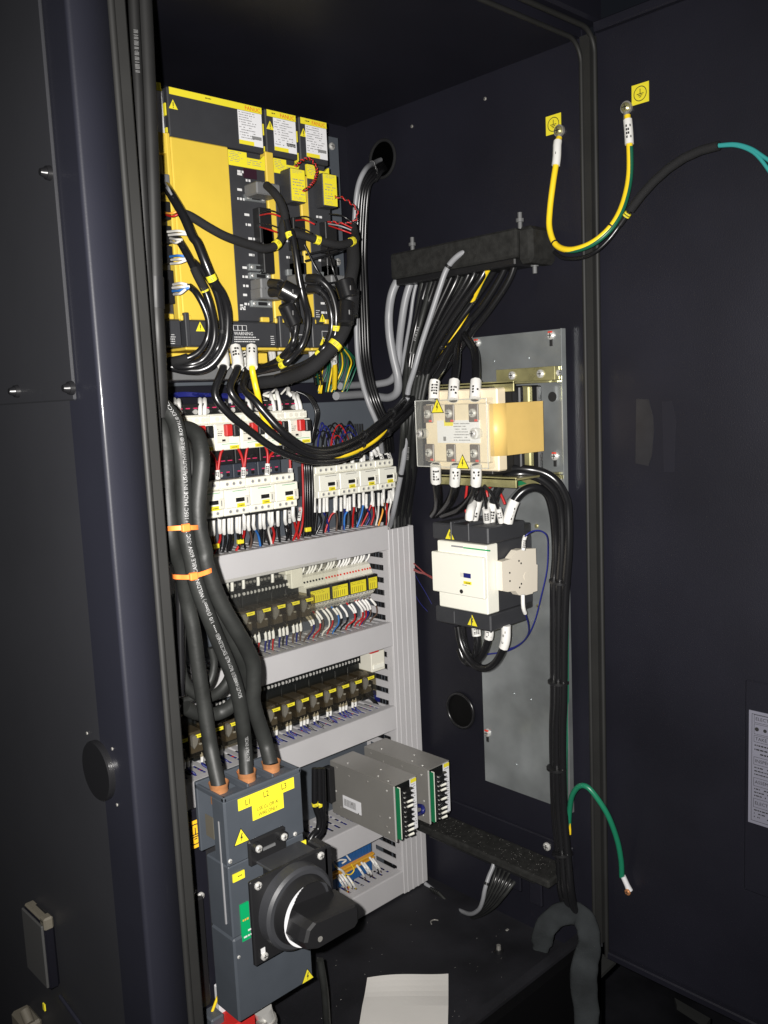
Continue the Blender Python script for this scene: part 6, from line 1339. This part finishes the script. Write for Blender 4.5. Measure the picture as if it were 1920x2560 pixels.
# nests of thin wires behind the arcs, above the right row
for i in range(16):
    a = 960+(i % 8)*28; h = random.uniform(90, 160); m = (PVCB, BLUEW, PVCB, PVCB, REDW, PVCB, BLUEW, PVCB)[i % 8]
    w_ = random.uniform(60, 140)
    swire(Z3, [(a, 430, 1.16), (a+10, 430-h*.7, 1.165), (a+w_*.5, 440-h*1.3, 1.165), (a+w_, 430-h*.6, 1.165), (a+w_+20, 470, 1.16)], .0013, m, '%s wire loop in the nest behind the big cable arcs, %s' % (CN(m), ORD[i]), CN(m)+' wire loops in the nest above the right contactors', s1=0)
for i in range(6):
    swire(Z3, [(1190+i*16, 250, 1.175), (1210+i*14, 360, 1.17), (1280+i*14, 420, 1.165), (1340+i*20, 480, 1.16)], .0016, PVCB, 'thin black wire curving from the corner cables to the right contactors, '+ORD[i], 'thin black wires to the right contactors', s1=0)
# red jumpers between starters and contactors
rj = 'red jumper wires with white markers'
for i, (P, lab) in enumerate(((((430, 715), (490, 780), (525, 870), (538, 960), (545, 1040)), 'leftmost red jumper beside the thick cables'), (((545, 1040), (552, 900), (575, 760), (620, 690), (680, 665), (750, 690), (800, 780), (822, 890), (822, 1035)), 'first red arch jumper between left contactors'), (((830, 1035), (838, 880), (860, 720), (900, 645), (950, 622), (1010, 640), (1070, 700), (1088, 800), (1080, 1000)), 'second red arch jumper between left contactors'), (((1160, 730), (1110, 790), (1092, 860), (1085, 1000)), 'short red jumper joining the second arch at the right'), (((1330, 780), (1332, 860), (1335, 975)), 'rightmost short red jumper above the left contactors'))):
    S_ = YP(ZM, *[(a, b_, 1.106) for a, b_ in P]); n_ = len(P)
    wire(S_, .0021, REDW, lab, 'wire', rj, sleeves=((.72, 1),) if i in (0, 3, 4) else ((.86, 1),), n=7, sr=1.9)
for i, (x, y0_, y1_) in enumerate(((70, 210, 240), (118, 210, 325), (350, 195, 345), (400, 195, 345), (622, 250, 325), (680, 180, 215), (890, 180, 330), (1150, 150, 290), (1215, 120, 290), (1400, 150, 280), (1440, 160, 280), (1340, 100, 130))):
    bend = -25 if x > 800 else 0
    swire(ZM, [(x+(8 if x > 800 else 0), y1_, 1.135), (x, (y0_+y1_)/2, 1.135), (x+bend, y0_, 1.14), (x+bend-10, y0_-60, 1.16), (x+bend-80, 110, 1.175)], .0017, BLUEW if x < 1000 else WHW, '%s wire with white marker above the motor starters, %s' % ('navy' if x < 1000 else 'white', nm22[i]), 'marked wires above the motor starters', 0, .5, sr=2.0)
for i in range(5):
    wire(YP(ZM, (-10, 110+i*9, 1.18), (180, 95+i*9, 1.18), (360, 105+i*7, 1.175), (520, 110+i*6, 1.18), (760, 130+i*8, 1.18), (1000, 130, 1.18)), .0016, BLUEW, ['topmost', 'second', 'third', 'fourth', 'lowest'][i]+' navy wire running level above the motor starters', 'wire', 'level navy wires above the motor starters', n=6)
# white connector above the starters
t = thing('wire_bundle_clip', 'white plastic clip with crossing wires above the motor starters', 'clip', PY(*ZM(1080, 150), 1.15)); p = PY(*ZM(1010, 115), 1.15)
MB().box(p.x, 1.145, p.z-.018, p.x+.033, 1.155, p.z, .001).build('clip_body', WHITE, t)
for i in range(3): MB().tube(YP(ZM, (1015, 130+i*18, 1.143), (1080, 150+i*10, 1.142), (1150, 165+i*14, 1.143)), .0009, 6).build('crossing_wire', PVCB, t)
for i in range(4):
    wire(YP(ZM, (1400+i*12, 80, 1.17), (1520+i*14, 140, 1.16), (1610+i*12, 300, 1.155), (1590+i*8, 480, 1.155), (1560+i*6, 640, 1.16)), .002, PVCB, ['outermost', 'second', 'third', 'innermost'][i]+' thin black cable curving down right of the motor starters', 'wire', 'thin black cables right of the motor starters', n=6)
# relay wiring, upper row
rx = [.746]+[.776+.028*i for i in range(4)]
rn = ['first', 'second', 'third', 'fourth', 'fifth']
for i, x in enumerate(rx):
    for j, (dx, m) in enumerate((((-.006, BLUEW if i < 2 else REDW),) if i else ((-.006, BLUEW), (.003, BLUEW)))):
        P = [Vector((x+dx, 1.148, -.283)), Vector((x+dx, 1.146, -.272)), Vector((x+dx+.001, 1.15, -.264)), Vector((x+dx+.004, 1.158, -.25))]
        P = [Vector((x+dx, 1.147, -.292)), Vector((x+dx, 1.145, -.28)), Vector((x+dx+.0015, 1.148, -.268)), Vector((x+dx+.004, 1.158, -.25))]
        wire(P, .0016, m, '%s wire with white marker entering the %s upper relay from above%s' % (CN(m), rn[i], ', right one' if j else ''), 'wire', 'marked wires above the upper relays', sleeves=((0, .55),), sr=1.7, n=6, k=4)
    cols = ((BLUEW, REDW, REDW), (BLUEW, BLUEW, REDW), (BLUEW, BLUEW, REDW), (BLUEW, PVCB, BLUEW), (BRNW, BLUEW, BRNW))[i]
    for j, m in enumerate(cols):
        xx = x-.002+j*.0075; P = [Vector((xx, 1.14, -.362)), Vector((xx+.0008, 1.137, -.372)), Vector((xx+.002, 1.138, -.3815)), Vector((xx+.002, 1.142, -.395)), Vector((xx+.004, 1.145, -.41))]
        P = [Vector((xx, 1.146, -.352)), Vector((xx+.0006, 1.142, -.362)), Vector((xx+.0016, 1.142, -.374)), Vector((xx+.002, 1.146, -.386)), Vector((xx+.004, 1.15, -.405))]
        wire(P, .0015, m, '%s wire with white marker, %s one below the %s upper relay' % (CN(m), ['left', 'middle', 'right'][j], rn[i]), 'wire', 'marked wires below the upper relays', sleeves=((0, .45),), sr=1.7, n=6, k=4)
# terminals: upper ferrules and lower wires
k = 0
for gi, (x0_, x1_, n_, w_) in enumerate(tg):
    gl = ['left', 'second', 'third', 'rightmost'][gi]
    for i in range(n_):
        xx = x0_+(i+.5)*w_; m = BLUEW if (i+gi) % 4 else (LBLUEW if gi == 0 else BLUEW)
        if (i+gi) % 4 == 1: m = None
        P = [Vector((xx, 1.142, -.283)), Vector((xx+.003, 1.137, -.276)), Vector((xx+.007, 1.14, -.266)), Vector((xx+.007+random.uniform(-.003, .003), 1.155, -.25))]
        if m: wire(P, .0013, m, '%s marked wire entering terminal %s from above in the %s block' % (CN(m), nm22[i].replace('at its ', ''), gl), 'wire', 'marked wires above the terminal blocks', sleeves=((0, .5),), sr=1.5, n=6, k=4)
        m = ((BRNW, BLUEW, WHW, REDW), (REDW, REDW, LBLUEW, PVCB, REDW), (REDW, REDW, PVCB, REDW), (BLUEW, BRNW))[gi]; m = m[i % len(m)]
        if gi == 1 and i == n_-1: m = PVCB
        jj = random.uniform(-.003, .003); P = [Vector((xx, 1.138, -.347)), Vector((xx+.003, 1.131, -.355)), Vector((xx+.0075+jj*.5, 1.129, -.365)), Vector((xx+.008+jj, 1.131, -.378)), Vector((xx+.005+random.uniform(-.004, .004), 1.142, -.39)), Vector((xx+.005, 1.15, -.408))]
        if (i+gi) % 3 == 2: continue
        wire(P, .0015, m, '%s marked wire leaving terminal %s downward in the %s block' % (CN(m), nm22[i].replace('at its ', ''), gl), 'wire', 'marked wires below the terminal blocks', sleeves=((random.uniform(.02, .08), random.uniform(.24, .36)),), sr=1.4, n=6, k=4)
# relay wiring, lower row
rl = [('%s lower relay right of the thick cables' % nm[i], .782+.0287*i) for i in range(8)]+[('relay in the cable gap, right one', .705), ('relay in the cable gap, left one', .677), ('relay left of the straight thick cable', .646), ('leftmost lower relay', .617)]
for i, (lab, x) in enumerate(rl):
    for j in range(2 if i % 3 else 3):
        xx = x-.006+j*.007; m = BLUEW if (i+j) % 5 else PVCB
        P = [Vector((xx, 1.146, -.512)), Vector((xx+.0006, 1.142, -.522)), Vector((xx+.0016, 1.142, -.531)), Vector((xx+.002, 1.143, -.541)), Vector((xx+.008, 1.135, -.549)), Vector((xx+.01, 1.14, -.565))]
        wire(P, .0017, m, '%s wire with white marker below the %s, %s' % (CN(m), lab, ['left', 'middle', 'right'][j]), 'wire', 'marked wires below the lower relays', sleeves=((0, .42),), sr=1.5, n=6, k=4)
    if i < 8 and i != 6:
        for j in range(2 if i in (0, 1, 3) else 1):
            xx = x-.008+j*.007; P = [Vector((xx, 1.148, -.452)), Vector((xx, 1.145, -.44)), Vector((xx+.001, 1.15, -.43)), Vector((xx+.002, 1.16, -.415))]
            wire(P, .0015, PVCB, 'black wire with white marker above the %s%s' % (lab, ', second' if j else ''), 'wire', 'marked wires above the lower relays', sleeves=((0, .6),), sr=1.6, n=6, k=4)
for i in range(3):
    wire(YP(ZB, (1240, 380, 1.13), (1270+i*12, 450, 1.14), (1340+i*20, 520, 1.15), (1410+i*8, 590, 1.15)), .0014, PVCB, ['upper', 'middle', 'lower'][i]+' thin black wire curving to the right end of the third duct', 'wire', 'thin black wires at the end of the third duct', n=6)
for i in range(4):
    wire(YP(ZB, (1330+i*18, 400, 1.16), (1370+i*14, 460, 1.16), (1385+i*12, 520, 1.165)), .0019, BLUEW, ['leftmost', 'second', 'third', 'rightmost'][i]+' navy wire stub under the cream end terminal', 'wire', 'wire stubs under the cream end terminal', n=6)
# blue terminal wiring
for i, (x, y, m) in enumerate(((835, 765, YELW), (880, 915, BRNW), (910, 905, REDW), (940, 900, WHW), (960, 920, BRNW), (1000, 920, YELW), (1100, 800, BRNW), (1150, 770, PVCB), (1180, 775, BRNW), (1240, 715, PVCB), (1275, 730, BRNW))):
    e = (x+90 if i else x+170, y+230 if i else y+330)
    P = YP(ZQ, (x, y, 1.14), (x+45, y+60, 1.128), (x+(75 if i else 120), y+110, 1.13), (e[0]+10, e[1]-60, 1.14), (e[0]-10, e[1], 1.15)); 
    wire(P, .0013, m, '%s wire with white marker from the blue terminal row, %s' % (CN(m), nm22[i]), 'wire', 'marked wires from the blue terminal row', sleeves=((0, .42),), sr=1.6, n=6, k=5)
for i, P in enumerate((((985, 690), (1010, 720), (1030, 745)), ((870, 760), (930, 740), (985, 745), (940, 780)), ((1040, 790), (1070, 850), (1030, 900), (960, 890)))):
    wire(YP(ZQ, *[(a, b_, 1.14) for a, b_ in P]), .0016 if i < 2 else .0012, WHW if i < 2 else YELW, ['short white-sleeved stub over the blue terminals', 'curled white-sleeved wire at the left of the blue terminals', 'yellow wire loop over the blue terminals'][i], 'wire', 'loose wires over the blue terminals', n=6)
# lines under the breaker
wire([PY(545, 2490, .88), PY(530, 2530, .88)], .0018, YELW, 'short yellow wire under the left of the breaker', 'wire')
for i, x in enumerate((812,)):
    cab([PY(x*.985, 2400, .87), PY(x, 2480, .87), PY(x+8, 2600, .88)], .005, RUBBER, 'dark cable dropping from behind the breaker bottom', n=8)  # dark strand added where only the breaker's shadow falls

zq = -.98
t = thing('corner_plate', 'dull grey triangular plate low beside the foam strip, under the door', 'plate', PZ(1482, 2372, zq))
b = MB(); b.prism([PZ(*q, zq) for q in ((1470, 2366), (1540, 2402), (1492, 2448), (1475, 2440))], (0, 0, -.006)); b.build('plate', GREYP if False else mat('dull_plate', (.03, .031, .03), .6), t)
t = thing('floor_strip', 'faint flat strip on the dark ground under the open door', 'strip', PZ(1690, 2496, -1.2))
b = MB(); b.prism([PZ(*q, -1.2) for q in ((1686, 2494), (1776, 2546), (1766, 2560), (1692, 2512))], (0, 0, -.01)); b.build('strip', bpy.data.materials['dull_plate'], t)
